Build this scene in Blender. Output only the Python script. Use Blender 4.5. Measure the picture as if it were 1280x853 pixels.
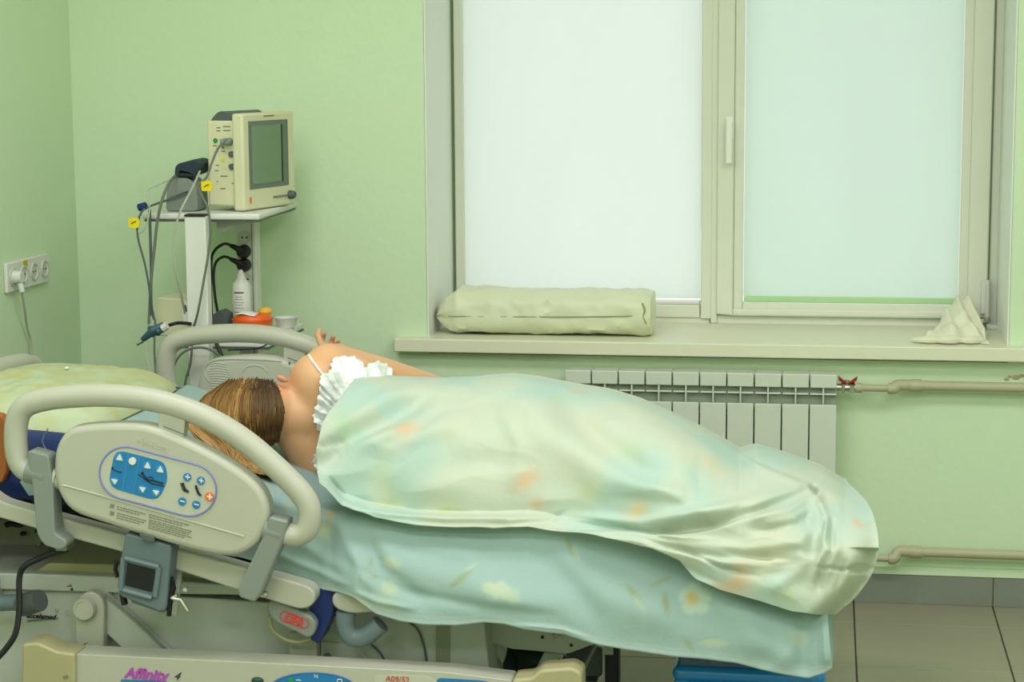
import bpy, bmesh, math, random
import numpy as np
from mathutils import Vector, Matrix, noise
from mathutils.bvhtree import BVHTree
for o in list(bpy.data.objects): bpy.data.objects.remove(o)
S = bpy.context.scene
COL = S.collection
random.seed(7)
PI = math.pi
# ------------------------------------------------------------------ camera
YAW, PITCH, ROLL, FPX = -0.15915, 0.14063, -0.00681, 2471.48
CAM = np.array([0.0, -5.85, 1.61])
cy, sy, cp, sp = math.cos(YAW), math.sin(YAW), math.cos(PITCH), math.sin(PITCH)
fw = np.array([sy*cp, cy*cp, -sp]); rt = np.array([cy, -sy, 0.0]); up = np.cross(rt, fw)
rr = math.cos(ROLL)*rt + math.sin(ROLL)*up; uu = -math.sin(ROLL)*rt + math.cos(ROLL)*up
cam = bpy.data.cameras.new('camera'); co = bpy.data.objects.new('camera', cam); COL.objects.link(co)
cam.sensor_width = 36; cam.lens = FPX/1280*36; cam.clip_start = 0.05
M = Matrix(((rr[0], uu[0], -fw[0], CAM[0]), (rr[1], uu[1], -fw[1], CAM[1]), (rr[2], uu[2], -fw[2], CAM[2]), (0, 0, 0, 1)))
co.matrix_world = M
S.camera = co
# ------------------------------------------------------------------ light and exposure
S.view_settings.view_transform = 'Standard'; S.view_settings.look = 'None'
S.view_settings.gamma = 1.0; S.view_settings.use_curve_mapping = False
S.view_settings.exposure = 0.12
wd = bpy.data.worlds.new('sky'); S.world = wd; wd.use_nodes = True
wd.node_tree.nodes['Background'].inputs[0].default_value = (0.98, 0.99, 0.98, 1)
wd.node_tree.nodes['Background'].inputs[1].default_value = 1.14
def area(name, loc, sx, sy_, power, col, rot=(0, 0, 0)):
    l = bpy.data.lights.new(name, 'AREA'); l.shape = 'RECTANGLE'; l.size = sx; l.size_y = sy_
    l.energy = power; l.color = col
    o = bpy.data.objects.new(name, l); COL.objects.link(o); o.location = loc; o.rotation_euler = rot
for k, (x, y) in enumerate([(-1.3, -2.2), (0.8, -2.2), (-1.3, -4.0), (0.8, -4.0), (-1.3, -5.6), (0.8, -5.6)]):
    area('ceiling_lamp_light', (x, y, 2.93), 1.2, 0.6, [25, 25, 27, 27, 30, 30][k], (1.0, 0.95, 1.02))
# ------------------------------------------------------------------ helpers
def ray(x, y):
    return (x-640)*rr/FPX - (y-426.5)*uu/FPX + fw
def at(x, y, Y):
    d = ray(x, y); t = (Y-CAM[1])/d[1]; return Vector(CAM+t*d)
def atz(x, y, Z):
    d = ray(x, y); t = (Z-CAM[2])/d[2]; return Vector(CAM+t*d)
def atx(x, y, X):
    d = ray(x, y); t = (X-CAM[0])/d[0]; return Vector(CAM+t*d)
def proj(v):
    d = np.array(v)-CAM; z = d@fw
    return 640+FPX*(d@rr)/z, 426.5-FPX*(d@uu)/z
def lin(c):
    return tuple(((v/255)/12.92 if v/255 <= .04045 else ((v/255+.055)/1.055)**2.4) for v in c)+(1,)
MATS = {}
def mat(name, c, rough=.5, metal=0, var=0.0, vscale=8, bump=0.0, bscale=60, spec=.4, attr=None, c2=None, coat=0, stretch=None):
    m = bpy.data.materials.new(name); m.use_nodes = True
    nt = m.node_tree; b = nt.nodes['Principled BSDF']
    b.inputs['Roughness'].default_value = rough; b.inputs['Metallic'].default_value = metal
    b.inputs['Specular IOR Level'].default_value = spec
    if coat: b.inputs['Coat Weight'].default_value = coat
    base = lin(c); b.inputs['Base Color'].default_value = base
    tc = nt.nodes.new('ShaderNodeTexCoord'); src = tc.outputs['Object']
    if stretch:
        mp = nt.nodes.new('ShaderNodeMapping'); mp.inputs['Scale'].default_value = stretch
        nt.links.new(src, mp.inputs[0]); src = mp.outputs[0]
    out = None
    if attr:
        a = nt.nodes.new('ShaderNodeAttribute'); a.attribute_name = attr; out = a.outputs['Color']
    n = nt.nodes.new('ShaderNodeTexNoise'); n.inputs['Scale'].default_value = vscale; n.inputs['Detail'].default_value = 5
    nt.links.new(src, n.inputs['Vector'])
    mx = nt.nodes.new('ShaderNodeMix'); mx.data_type = 'RGBA'
    if c2:
        rp = nt.nodes.new('ShaderNodeValToRGB'); rp.color_ramp.elements[0].position = .38; rp.color_ramp.elements[1].position = .62
        nt.links.new(n.outputs['Fac'], rp.inputs[0]); nt.links.new(rp.outputs[0], mx.inputs['Factor'])
        mx.inputs['A'].default_value = base; mx.inputs['B'].default_value = lin(c2)
        nt.links.new(mx.outputs['Result'], b.inputs['Base Color'])
    else:
        mx.blend_type = 'MULTIPLY'; mx.inputs['Factor'].default_value = 1
        r = nt.nodes.new('ShaderNodeMapRange'); r.inputs['To Min'].default_value = 1-var; r.inputs['To Max'].default_value = 1+var
        nt.links.new(n.outputs['Fac'], r.inputs['Value'])
        mx.inputs['A'].default_value = base
        if out: nt.links.new(out, mx.inputs['A'])
        nt.links.new(r.outputs[0], mx.inputs['B']); nt.links.new(mx.outputs['Result'], b.inputs['Base Color'])
    if bump:
        n2 = nt.nodes.new('ShaderNodeTexNoise'); n2.inputs['Scale'].default_value = bscale; n2.inputs['Detail'].default_value = 6
        nt.links.new(src, n2.inputs['Vector'])
        bp = nt.nodes.new('ShaderNodeBump'); bp.inputs['Strength'].default_value = bump; bp.inputs['Distance'].default_value = .01
        nt.links.new(n2.outputs['Fac'], bp.inputs['Height']); nt.links.new(bp.outputs[0], b.inputs['Normal'])
    return m
class MB:
    def __init__(s): s.v = []; s.f = []
    def add(s, vs, fs):
        n = len(s.v); s.v += [tuple(v) for v in vs]; s.f += [tuple(i+n for i in f) for f in fs]; return s
    def box(s, a, b, rot=None, c=None):
        x0, y0, z0 = a; x1, y1, z1 = b
        vs = [Vector(p) for p in ((x0, y0, z0), (x1, y0, z0), (x1, y1, z0), (x0, y1, z0), (x0, y0, z1), (x1, y0, z1), (x1, y1, z1), (x0, y1, z1))]
        if rot:
            q = Vector(c) if c else Vector(((x0+x1)/2, (y0+y1)/2, (z0+z1)/2))
            vs = [rot @ (v-q)+q for v in vs]
        return s.add(vs, [(0, 3, 2, 1), (4, 5, 6, 7), (0, 1, 5, 4), (1, 2, 6, 5), (2, 3, 7, 6), (3, 0, 4, 7)])
    def prism(s, front, back):
        n = len(front)
        return s.add(list(front)+list(back), [tuple(range(n)), tuple(range(2*n-1, n-1, -1))]+[(i, i+n, (i+1) % n+n, (i+1) % n) for i in range(n)])
    def px(s, pts, Y, depth):
        fr = [at(x, y, Y) for x, y in pts]
        return s.prism(fr, [p+Vector((0, depth, 0)) for p in fr])
    def tube(s, pts, r, seg=10, closed=False, sq=1.0):
        pts = [Vector(p) for p in pts]; n = len(pts)
        rs = r if isinstance(r, (list, tuple)) else [r]*n
        vs = []; nrm = None
        for i, p in enumerate(pts):
            a = pts[i-1] if (i or closed) else p; b = pts[(i+1) % n] if (i < n-1 or closed) else p
            t = (b-a).normalized()
            if nrm is None:
                nrm = t.cross(Vector((0, 1, 0)))
                if nrm.length < .1: nrm = t.cross(Vector((0, 0, 1)))
                nrm.normalize()
            nrm = (nrm-t*nrm.dot(t)).normalized(); bn = t.cross(nrm)
            for k in range(seg):
                a_ = 2*PI*k/seg; vs.append(p+nrm*math.cos(a_)*rs[i]+bn*math.sin(a_)*rs[i]*sq)
        fs = []
        for i in range(n if closed else n-1):
            for k in range(seg):
                j = (i+1) % n
                fs.append((i*seg+k, i*seg+(k+1) % seg, j*seg+(k+1) % seg, j*seg+k))
        if not closed: fs += [tuple(range(seg-1, -1, -1)), tuple((n-1)*seg+k for k in range(seg))]
        return s.add(vs, fs)
    def cyl(s, a, b, r, seg=20, r2=None):
        return s.tube([a, b], [r, r if r2 is None else r2], seg)
    def lathe(s, c, prof, seg=24, axis='z'):
        vs = []
        for r, h in prof:
            for k in range(seg):
                a = 2*PI*k/seg; x, y = r*math.cos(a), r*math.sin(a)
                vs.append(Vector(c)+(Vector((x, y, h)) if axis == 'z' else Vector((x, h, y)) if axis == 'y' else Vector((h, x, y))))
        n = len(prof)
        fs = [(i*seg+k, i*seg+(k+1) % seg, (i+1)*seg+(k+1) % seg, (i+1)*seg+k) for i in range(n-1) for k in range(seg)]
        fs += [tuple(range(seg-1, -1, -1)), tuple((n-1)*seg+k for k in range(seg))]
        return s.add(vs, fs)
    def ell(s, c, r, seg=20, rings=12, rot=None):
        vs = []; fs = []; c = Vector(c)
        for i in range(rings+1):
            th = PI*i/rings
            for k in range(seg):
                a = 2*PI*k/seg; v = Vector((r[0]*math.sin(th)*math.cos(a), r[1]*math.sin(th)*math.sin(a), r[2]*math.cos(th)))
                vs.append(c+(rot @ v if rot else v))
        for i in range(rings):
            for k in range(seg):
                fs.append((i*seg+k, (i+1)*seg+k, (i+1)*seg+(k+1) % seg, i*seg+(k+1) % seg))
        return s.add(vs, fs)
    def build(s, name, m, parent=None, smooth=True, bevel=0, seg=3, sub=0, recalc=True, weld=True):
        me = bpy.data.meshes.new(name); me.from_pydata(s.v, [], s.f); me.validate()
        bm = bmesh.new(); bm.from_mesh(me)
        if weld: bmesh.ops.remove_doubles(bm, verts=bm.verts, dist=1e-6)
        if recalc: bmesh.ops.recalc_face_normals(bm, faces=bm.faces)
        bm.to_mesh(me); bm.free()
        me.materials.append(m)
        o = bpy.data.objects.new(name, me); COL.objects.link(o)
        if parent is not None:
            o.parent = parent
            o.matrix_parent_inverse = Matrix.Translation(-parent_origin(parent))
        if bevel:
            b = o.modifiers.new('bevel', 'BEVEL'); b.width = bevel; b.segments = seg; b.limit_method = 'ANGLE'; b.angle_limit = math.radians(35)
            b.harden_normals = False
        if sub:
            u = o.modifiers.new('sub', 'SUBSURF'); u.levels = sub; u.render_levels = sub
        if smooth:
            for p in me.polygons: p.use_smooth = True
            if not sub and hasattr(me, 'set_sharp_from_angle'): me.set_sharp_from_angle(angle=math.radians(38 if not bevel else 60))
        return o
def parent_origin(p):
    return Vector(p.location) if p.parent is None else Vector()   # parts are built in world coordinates
def tag(o, label, cat, group=None):
    o['label'] = label; o['category'] = cat
    if group: o['group'] = group
    return o
def thing(name, label, cat, loc=(0, 0, 0), group=None):
    o = bpy.data.objects.new(name, None); COL.objects.link(o); o.location = loc; o.empty_display_size = .1
    return tag(o, label, cat, group)
def struct(o): o['kind'] = 'structure'; return o
def cr(pts, n=8, closed=False):
    pts = [Vector(p) for p in pts]; out = []; N = len(pts)
    for i in range(N if closed else N-1):
        g = (lambda k: pts[k % N]) if closed else (lambda k: pts[max(0, min(N-1, k))])
        p0, p1, p2, p3 = g(i-1), g(i), g(i+1), g(i+2)
        for j in range(n):
            t = j/n
            out.append(.5*((2*p1)+(p2-p0)*t+(2*p0-5*p1+4*p2-p3)*t*t+(3*p1-p0-3*p2+p3)*t**3))
    if not closed: out.append(pts[-1])
    return out
def cr2(pts, n=6, closed=True):
    return [(v.x, v.y) for v in cr([(x, y, 0) for x, y in pts], n, closed)]
def rnd(pts, r, n=5):
    out = []; N = len(pts)
    for i in range(N):
        p = Vector(pts[i]); a = Vector(pts[i-1]); b = Vector(pts[(i+1) % N])
        da = (a-p); db = (b-p); ra = min(r, da.length*.48); rb = min(r, db.length*.48)
        A = p+da.normalized()*ra; B = p+db.normalized()*rb
        for j in range(n+1):
            t = j/n; q = A*(1-t)**2+p*2*t*(1-t)+B*t*t; out.append((q.x, q.y))
    return out
def cable(name, pts, r, m, label=None, cat='cable', parent=None, group=None, n=8):
    o = MB().tube(cr(pts, n), r, 8).build(name, m, parent)
    if label: tag(o, label, cat, group)
    return o
def text(body, loc, size, m, parent, tilt=0, name='lettering', shear=0, bold=0, width=None, rot=None):
    cu = bpy.data.curves.new(name, 'FONT'); cu.body = body; cu.size = size; cu.extrude = .0004; cu.shear = shear; cu.offset = bold
    cu.align_x = 'CENTER'; cu.align_y = 'CENTER'; cu.materials.append(m); cu.resolution_u = 3
    t_ = bpy.data.objects.new('t', cu); COL.objects.link(t_)
    me = bpy.data.meshes.new_from_object(t_.evaluated_get(bpy.context.evaluated_depsgraph_get())); bpy.data.objects.remove(t_)
    o = bpy.data.objects.new(name, me); COL.objects.link(o)
    if not me.materials: me.materials.append(m)
    o.rotation_euler = rot or (PI/2, tilt, 0)
    if parent is not None: o.parent = parent; o.location = Vector(loc)-parent_origin(parent)
    else: o.location = loc
    return o
def interp(x, pts):
    return float(np.interp(x, [p[0] for p in pts], [p[1] for p in pts]))
def sm(a, b, x):
    t = max(0, min(1, (x-a)/(b-a))); return t*t*(3-2*t)
# ------------------------------------------------------------------ materials
m_wall = mat('green_wall_paint', (206, 227, 190), .5, var=.03, vscale=1.5, bump=.12, bscale=35)
m_wallin = mat('white_reveal_paint', (234, 238, 228), .5, var=.02, bump=.05)
m_ceil = mat('ceiling_paint', (232, 234, 222), .8)
m_pvc = mat('white_window_plastic', (222, 224, 208), .35, var=.01)
m_sill = mat('cream_sill_plastic', (222, 222, 196), .35, var=.02, vscale=4)
m_gasket_gap = mat('grey_gasket_and_gap', (120, 135, 112), .7)
m_tile = mat('grey_brown_floor_tile', (146, 143, 122), .36, var=.12, vscale=2.2, stretch=(1, 6, 1), bump=.05)
m_tile2 = mat('grey_skirting_tile', (128, 134, 122), .45, var=.12, vscale=5, stretch=(1, 1, 2))
m_grout = mat('brown_grout', (104, 96, 66), .9)
m_rad = mat('white_radiator_enamel', (206, 214, 196), .3)
m_pipe = mat('beige_pipe_plastic', (176, 174, 140), .4)
m_chrome = mat('nickel_metal', (190, 190, 180), .25, 1)
m_red = mat('red_plastic', (150, 28, 22), .4)
m_cream = mat('cream_bed_plastic', (176, 177, 160), .38, var=.015, vscale=5)
m_cream2 = mat('aged_cream_plastic', (164, 160, 120), .45, var=.04)
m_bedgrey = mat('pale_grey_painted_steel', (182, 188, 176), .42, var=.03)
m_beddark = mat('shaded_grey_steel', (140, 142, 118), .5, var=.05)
m_grey = mat('mid_grey_plastic', (128, 136, 128), .45, var=.03)
m_dgrey = mat('dark_grey_plastic', (84, 92, 92), .5)
m_blgrey = mat('blue_grey_plastic', (100, 116, 120), .4)
m_black = mat('black_rubber', (22, 24, 24), .5)
m_navy = mat('navy_vinyl', (22, 42, 100), .4, bump=.06, bscale=30)
m_blue = mat('blue_label_film', (36, 120, 176), .3)
m_blue2 = mat('glossy_blue_plastic', (24, 130, 206), .2, coat=.3)
m_sky = mat('sky_blue_button', (58, 140, 190), .35)
m_line = mat('lilac_line', (120, 128, 178), .4)
m_white = mat('white_plastic', (216, 218, 208), .4)
m_label = mat('pale_label_film', (184, 186, 168), .35)
m_orange = mat('orange_plastic', (226, 96, 24), .35)
m_fine = mat('fine_print_ink', (120, 122, 104), .7)
m_ink = mat('black_ink', (26, 32, 40), .7)
m_magenta = mat('magenta_ink', (172, 70, 176), .5)
m_green = mat('green_mark', (40, 140, 80), .5)
m_yellow = mat('yellow_tag', (228, 206, 20), .55)
m_mon = mat('cream_monitor_plastic', (214, 212, 176), .42, var=.01)
m_bezel = mat('grey_monitor_bezel', (98, 114, 98), .4)
m_screen = mat('switched_off_screen', (108, 134, 102), .16, spec=.5)
m_cabgrey = mat('grey_cable', (104, 110, 100), .5)
m_cablight = mat('pale_cable', (170, 176, 158), .5)
m_wood = mat('brown_wood_panel', (150, 88, 40), .45, var=.15, vscale=3, stretch=(1, 1, 6))
m_cushion = mat('pale_green_oilcloth', (218, 222, 190), .38, var=.03, bump=.12, bscale=14)
m_rag = mat('pale_rag_cotton', (226, 226, 200), .8, bump=.2, bscale=40)
m_pillow = mat('yellow_green_pillowcase', (176, 180, 128), .85, bump=.15, bscale=22, c2=(178, 192, 156), vscale=14)
m_sheet = mat('mint_sheet_cotton', (146, 172, 165), .85, var=.02, bump=.08, bscale=160, attr='print')
m_blanket = mat('pale_mint_blanket_cotton', (214, 228, 206), .9, var=.02, bump=.10, bscale=60, attr='print')
m_skin = mat('skin', (222, 176, 132), .5, var=.05, vscale=9, bump=.03, bscale=120, attr='tone')
m_skin.node_tree.nodes['Principled BSDF'].inputs['Subsurface Weight'].default_value = .12
m_skin.node_tree.nodes['Principled BSDF'].inputs['Subsurface Radius'].default_value = (.02, .008, .004)
m_nail = mat('nail', (196, 120, 104), .3)
m_hair = mat('hair', (120, 92, 50), .6, var=.1, vscale=60, attr='tone', spec=.3)
m_lace = mat('white_ruffle_cotton', (228, 234, 226), .85, bump=.3, bscale=90)
m_paper = mat('white_paper', (230, 232, 226), .6)
def thin(name, c, kind):
    m = bpy.data.materials.new(name); m.use_nodes = True; nt = m.node_tree; nt.nodes.clear()
    o = nt.nodes.new('ShaderNodeOutputMaterial'); mx = nt.nodes.new('ShaderNodeMixShader')
    if kind == 'glass':
        a = nt.nodes.new('ShaderNodeBsdfTransparent'); b = nt.nodes.new('ShaderNodeBsdfGlossy'); b.inputs['Roughness'].default_value = .02; mx.inputs[0].default_value = .06
    else:
        a = nt.nodes.new('ShaderNodeBsdfTranslucent'); b = nt.nodes.new('ShaderNodeBsdfDiffuse'); mx.inputs[0].default_value = .35
        nz = nt.nodes.new('ShaderNodeTexNoise'); nz.inputs['Scale'].default_value = 1.2
        mr = nt.nodes.new('ShaderNodeMapRange'); mr.inputs['To Min'].default_value = .96; mr.inputs['To Max'].default_value = 1.04
        mc = nt.nodes.new('ShaderNodeMix'); mc.data_type = 'RGBA'; mc.blend_type = 'MULTIPLY'; mc.inputs['Factor'].default_value = 1
        mc.inputs['A'].default_value = lin(c)
        nt.links.new(nz.outputs['Fac'], mr.inputs['Value']); nt.links.new(mr.outputs[0], mc.inputs['B'])
        nt.links.new(mc.outputs['Result'], a.inputs[0]); b.inputs[0].default_value = lin(c)
    nt.links.new(a.outputs[0], mx.inputs[1]); nt.links.new(b.outputs[0], mx.inputs[2]); nt.links.new(mx.outputs[0], o.inputs[0])
    return m
m_glass = thin('window_glass', None, 'glass')
m_blindL = thin('white_roller_fabric', (232, 242, 236), 'fab')
m_blindR = thin('pale_green_roller_fabric', (214, 232, 220), 'fab')

# ------------------------------------------------------------------ room
XL, XR, YB, ZC = -2.308, 2.0, -6.6, 3.0
WX0, WX1, WZ0, WZ1 = -1.199, 0.524, .775, 2.30
FY = .41
floor = struct(MB().box((XL-.2, YB-.2, -.12), (XR+.2, .2, -.008)).build('floor', m_grout, smooth=False))
tl = .406; tw = .42; g = .004
tmesh = {}
def tile(x0, x1, y0, y1, parent, nm='tile'):
    k = (round(x1-x0, 3), round(y1-y0, 3))
    if k not in tmesh:
        o = MB().box((g/2, g/2, -.008), (k[0]-g/2, k[1]-g/2, 0)).build(nm, m_tile, None, smooth=False, bevel=.0012, seg=1)
        tmesh[k] = o
    else:
        o = tmesh[k].copy(); COL.objects.link(o)
    o.parent = parent; o.location = (x0, y0, 0)
xs = [XL]+[.093+tl*k for k in range(-5, 5)]+[XR]
ys = [0]+[-.23-tw*k for k in range(0, 16)]
for i in range(len(xs)-1):
    for j in range(len(ys)-1):
        if ys[j+1] < YB: continue
        tile(xs[i], xs[i+1], ys[j+1], ys[j], floor)
mb = MB()
mb.box((XL-.2, 0, 0), (WX0, .2, ZC)).box((WX1, 0, 0), (XR+.2, .2, ZC)).box((WX0, 0, 0), (WX1, .2, WZ0-.045)).box((WX0, 0, WZ1), (WX1, .2, ZC))
wb = struct(mb.build('wall_back', m_wall, smooth=False))
mb = MB()
mb.box((WX0-.25, .2, WZ0-.3), (WX0, .6, WZ1+.3)).box((WX1, .2, WZ0-.3), (WX1+.25, .6, WZ1+.3)).box((WX0, .2, WZ0-.3), (WX1, .6, WZ0-.045)).box((WX0, .2, WZ1), (WX1, .6, WZ1+.3))
mb.box((WX0-.001, .0, WZ0), (WX0+.004, .6, WZ1)).box((WX1-.004, .0, WZ0), (WX1+.001, .6, WZ1)).box((WX0, .0, WZ1-.004), (WX1, .6, WZ1+.001))
mb.build('reveal', m_wallin, wb, smooth=False)
struct(MB().box((XL-.2, YB-.2, 0), (XL, .2, ZC)).build('wall_left', m_wall, smooth=False))
struct(MB().box((XR, YB-.2, 0), (XR+.2, .2, ZC)).build('wall_right', m_wall, smooth=False))
struct(MB().box((XL-.2, YB-.2, 0), (XR+.2, YB, ZC)).build('wall_front', m_wall, smooth=False))
struct(MB().box((XL-.2, YB-.2, ZC), (XR+.2, .2, ZC+.1)).build('ceiling', m_ceil, smooth=False))
bb = bpy.data.objects.new('baseboard_back', None); COL.objects.link(bb); struct(bb)
x = XL
first = None
edges = [XL]+[.093+tl*k for k in range(-5, 5)]+[XR]
for a, b in zip(edges[:-1], edges[1:]):
    MB().box((a+.002, -.011, 0), (b-.002, 0, .088)).build('tile', m_tile2, bb, smooth=False, bevel=.001, seg=1)
MB().box((XL, -.009, 0), (XR, -.0005, .086)).build('grout_bed', m_grout, bb, smooth=False)
struct(MB().box((XL, -.014, .0885), (XR, .001, .114)).build('trim_1', m_wall, smooth=False, bevel=.002))
bl = bpy.data.objects.new('baseboard_left', None); COL.objects.link(bl); struct(bl)
for k in range(15):
    MB().box((XL, -.012-.41*(k+1), 0), (XL+.011, -.014-.41*k, .088)).build('tile', m_tile2, bl, smooth=False, bevel=.001, seg=1)

# window
def wx(px, y=200, Y=FY): return at(px, y, Y).x
def wz(px, py, Y=FY): return at(px, py, Y).z
win = bpy.data.objects.new('window_1', None); COL.objects.link(win); struct(win)
zf0 = .781
xa, xb, xc = wx(567), wx(894), wx(1250)
f = MB()
# outer frame members
f.box((WX0, FY, zf0-.03), (wx(571), FY+.07, WZ1)).box((WX1-.03, FY, zf0-.03), (WX1, FY+.07, WZ1))
f.box((WX0, FY, WZ1-.05), (WX1, FY+.07, WZ1)).box((WX0, FY, zf0-.03), (WX1, FY+.07, wz(1000, 395)))
f.build('outer_frame', m_pvc, win, bevel=.004)
zb = wz(860, 378); zbt = wz(860, 373)
# left fixed light
MB().box((wx(569), FY-.012, wz(860, 398)), (wx(580), FY+.05, WZ1-.04)).build('bead', m_pvc, win, bevel=.004)
MB().box((wx(876, 380), FY-.012, wz(860, 398)), (wx(889, 380), FY+.05, WZ1-.04)).build('bead', m_pvc, win, bevel=.004)
MB().box((wx(580), FY-.008, wz(860, 397)), (wx(876), FY+.05, wz(860, 381))).build('bead', m_pvc, win, bevel=.004)
MB().box((wx(580), FY-.0, wz(860, 381)), (wx(876), FY+.05, wz(860, 377))).build('bead', m_white, win, bevel=.003)
MB().box((wx(889.6), FY-.012, zf0), (wx(898), FY+.07, WZ1-.04)).build('mullion', m_pvc, win, bevel=.004)
MB().box((wx(888.2), FY-.004, zf0), (wx(889.9), FY+.02, WZ1-.04)).build('gasket_and_gap', m_gasket_gap, win)
MB().box((WX0+.004, FY-.003, zf0), (wx(568.8), FY+.01, WZ1-.04)).build('gasket_and_gap', m_gasket_gap, win)  # grey strip coloured as the shadow gap between reveal and frame
# right sash
sx0, sx1 = wx(897), wx(1238); sz0, sz1 = wz(1000, 393.5), WZ1-.06
sa = MB()
bx_l, bx_r, bz = wx(930), wx(1202), wz(1000, 386)
Y0 = FY-.022
sa.box((sx0, Y0, sz0), (wx(918), FY+.05, sz1)).box((wx(1213), Y0, sz0), (sx1, FY+.05, sz1)).box((wx(918), Y0, sz0), (wx(1213), FY+.05, bz)).box((wx(918), Y0, sz1-.06), (wx(1213), FY+.05, sz1))
sash = sa.build('sash', m_pvc, win, bevel=.005)
sb = MB()
sb.box((wx(918), Y0+.009, bz-.01), (bx_l, FY+.04, sz1-.05)).box((bx_r, Y0+.009, bz-.01), (wx(1214), FY+.04, sz1-.05)).box((bx_l, Y0+.009, bz-.004), (bx_r, FY+.04, wz(1000, 379.5)))
sb.build('bead', m_pvc, sash, bevel=.004)
MB().box((wx(1237.6), FY-.01, zf0), (wx(1240), FY+.02, WZ1-.05)).build('gasket_and_gap', m_gasket_gap, win)
sb = MB().box((wx(1240), FY-.004, zf0), (wx(1251), FY+.03, WZ1-.05)); sb.build('bead', m_pvc, win, bevel=.003)
mat('bright_handle_plastic', (236, 238, 228), .3)
h = MB()
p = at(912, 160, Y0)
h.box((p.x-.012, Y0-.008, p.z-.035), (p.x+.012, Y0, p.z+.035))
h.box((p.x-.010, Y0-.035, p.z-.11), (p.x+.010, Y0-.022, p.z+.022)).box((p.x-.009, Y0-.03, p.z-.01), (p.x+.009, Y0-.005, p.z+.012))
h.build('handle', bpy.data.materials['bright_handle_plastic'], sash, bevel=.005)
p = at(1231, 372, Y0)
hm = MB(); hm.box((p.x-.012, Y0-.016, p.z-.05), (p.x+.002, Y0-.0, p.z+.05)).cyl((p.x+.006, Y0-.006, p.z-.062), (p.x+.006, Y0-.006, p.z+.055), .008)
hm.build('hinge', m_white, sash, bevel=.002)
MB().cyl((p.x+.006, Y0-.006, p.z-.075), (p.x+.006, Y0-.006, p.z-.062), .011).box((p.x-.016, Y0-.012, p.z-.078), (p.x+.012, Y0, p.z-.066)).build('hinge_bracket', m_chrome, win, bevel=.001)
q = at(1240, 412, FY-.06); MB().box((q.x-.016, FY-.07, zf0), (q.x+.018, FY-.03, zf0+.014)).build('hinge_cap', m_white, win, bevel=.003)
MB().box((wx(575), FY+.035, zf0), (wx(894), FY+.04, WZ1-.04)).build('glass_pane', m_glass, win, smooth=False)
MB().box((bx_l-.01, FY+.035, zf0+.01), (bx_r+.01, FY+.04, sz1-.05)).build('glass_pane', m_glass, win, smooth=False)
s0 = at(492, 420, -.055)
MB().box((s0.x, -.055, WZ0-.035), (.72, FY+.02, .781)).build('sill', m_sill, win, bevel=.004)

# blinds
def sheet_grid(name, fn, nu, nv, m, parent=None, solid=0, smooth=True):
    vs = [fn(i/nu, j/nv) for j in range(nv+1) for i in range(nu+1)]
    fs = [(j*(nu+1)+i, j*(nu+1)+i+1, (j+1)*(nu+1)+i+1, (j+1)*(nu+1)+i) for j in range(nv) for i in range(nu)]
    o = MB().add(vs, fs).build(name, m, parent, recalc=False, smooth=smooth)
    if solid:
        k = o.modifiers.new('s', 'SOLIDIFY'); k.thickness = solid
    return o
bt = thing('roller_blind', 'white roller blind pulled down over the left window light, brightly backlit', 'blind', (wx(730), FY+.015, WZ1-.08))
zl = wz(860, 373.5); xl0, xl1 = wx(579), wx(883)
def bfn(u, v):
    z = WZ1-.08+(zl-(WZ1-.08))*v
    xr = xl1-.012*sm(wz(860, 268), wz(860, 285), -z+2*wz(860, 276)) if False else xl1-.016*(1-sm(wz(880, 285), wz(880, 262), z))
    x = xl0+(xr-xl0)*u
    return (x, FY+.004+.0015*math.sin(u*9+v*3), z)
sheet_grid('fabric', bfn, 40, 60, m_blindL, bt)
MB().cyl((xl0, FY+.005, WZ1-.075), (xl1, FY+.005, WZ1-.075), .018).build('roller_tube', m_white, bt)
bt = thing('roller_blind', 'pale green roller blind over the right opening sash beside the handle', 'blind', (wx(1060), FY, WZ1-.09))
zr = wz(1000, 371); xl2, xl3 = wx(931), wx(1201)
sheet_grid('fabric', lambda u, v: (xl2+(xl3-xl2)*u, FY-.006+.001*math.sin(u*7), WZ1-.09+(zr-WZ1+.09)*v), 20, 20, m_blindR, bt)
MB().box((xl2+.002, FY-.012, wz(1000, 378)), (xl3-.002, FY-.002, wz(1000, 370.5))).build('bottom_bar', mat('green_blind_bar', (176, 216, 160), .5), bt, bevel=.003)
MB().cyl((xl2, FY-.004, WZ1-.085), (xl3, FY-.004, WZ1-.085), .016).build('roller_tube', m_white, bt)

# ------------------------------------------------------------------ radiator and pipes
rad = thing('radiator', 'white ten-section wall radiator below the window sill', 'radiator', (-.35, -.06, .18))
rx0 = at(705.5, 462, -.10).x; w = .0800
zt_ = at(705.5, 462, -.10).z-.002; z1 = at(1000, 485, -.10).z; z2 = at(1000, 493.5, -.1).z; z3 = at(1000, 506, -.1).z
mb = MB()
mb.box((.002, -.10, .19), (w-.002, -.088, z3)); mb.box((.036, -.088, .19), (.044, -.03, z3))
mb.box((.002, -.10, z1), (w-.002, -.035, zt_))
mb.box((w/2-.0025, -.099, z3), (w/2+.0025, -.05, z1)); mb.box((.002, -.094, z2-.002), (w-.002, -.06, z2+.003))
mb.box((.012, -.066, .21), (w-.012, -.045, z1)); mb.box((.002, -.10, .185), (w-.002, -.04, .20))
r0 = mb.build('radiator_section', m_rad, None, bevel=.004)
for i in range(10):
    o = r0 if i == 0 else r0.copy()
    if i: COL.objects.link(o)
    o.parent = rad; o.location = Vector((rx0+i*w, 0, 0))-rad.location
for z_ in (z1+.02, .23): MB().cyl((rx0, -.057, z_), (rx0+.8, -.057, z_), .018).build('header_pipe', m_rad, rad)
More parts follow.
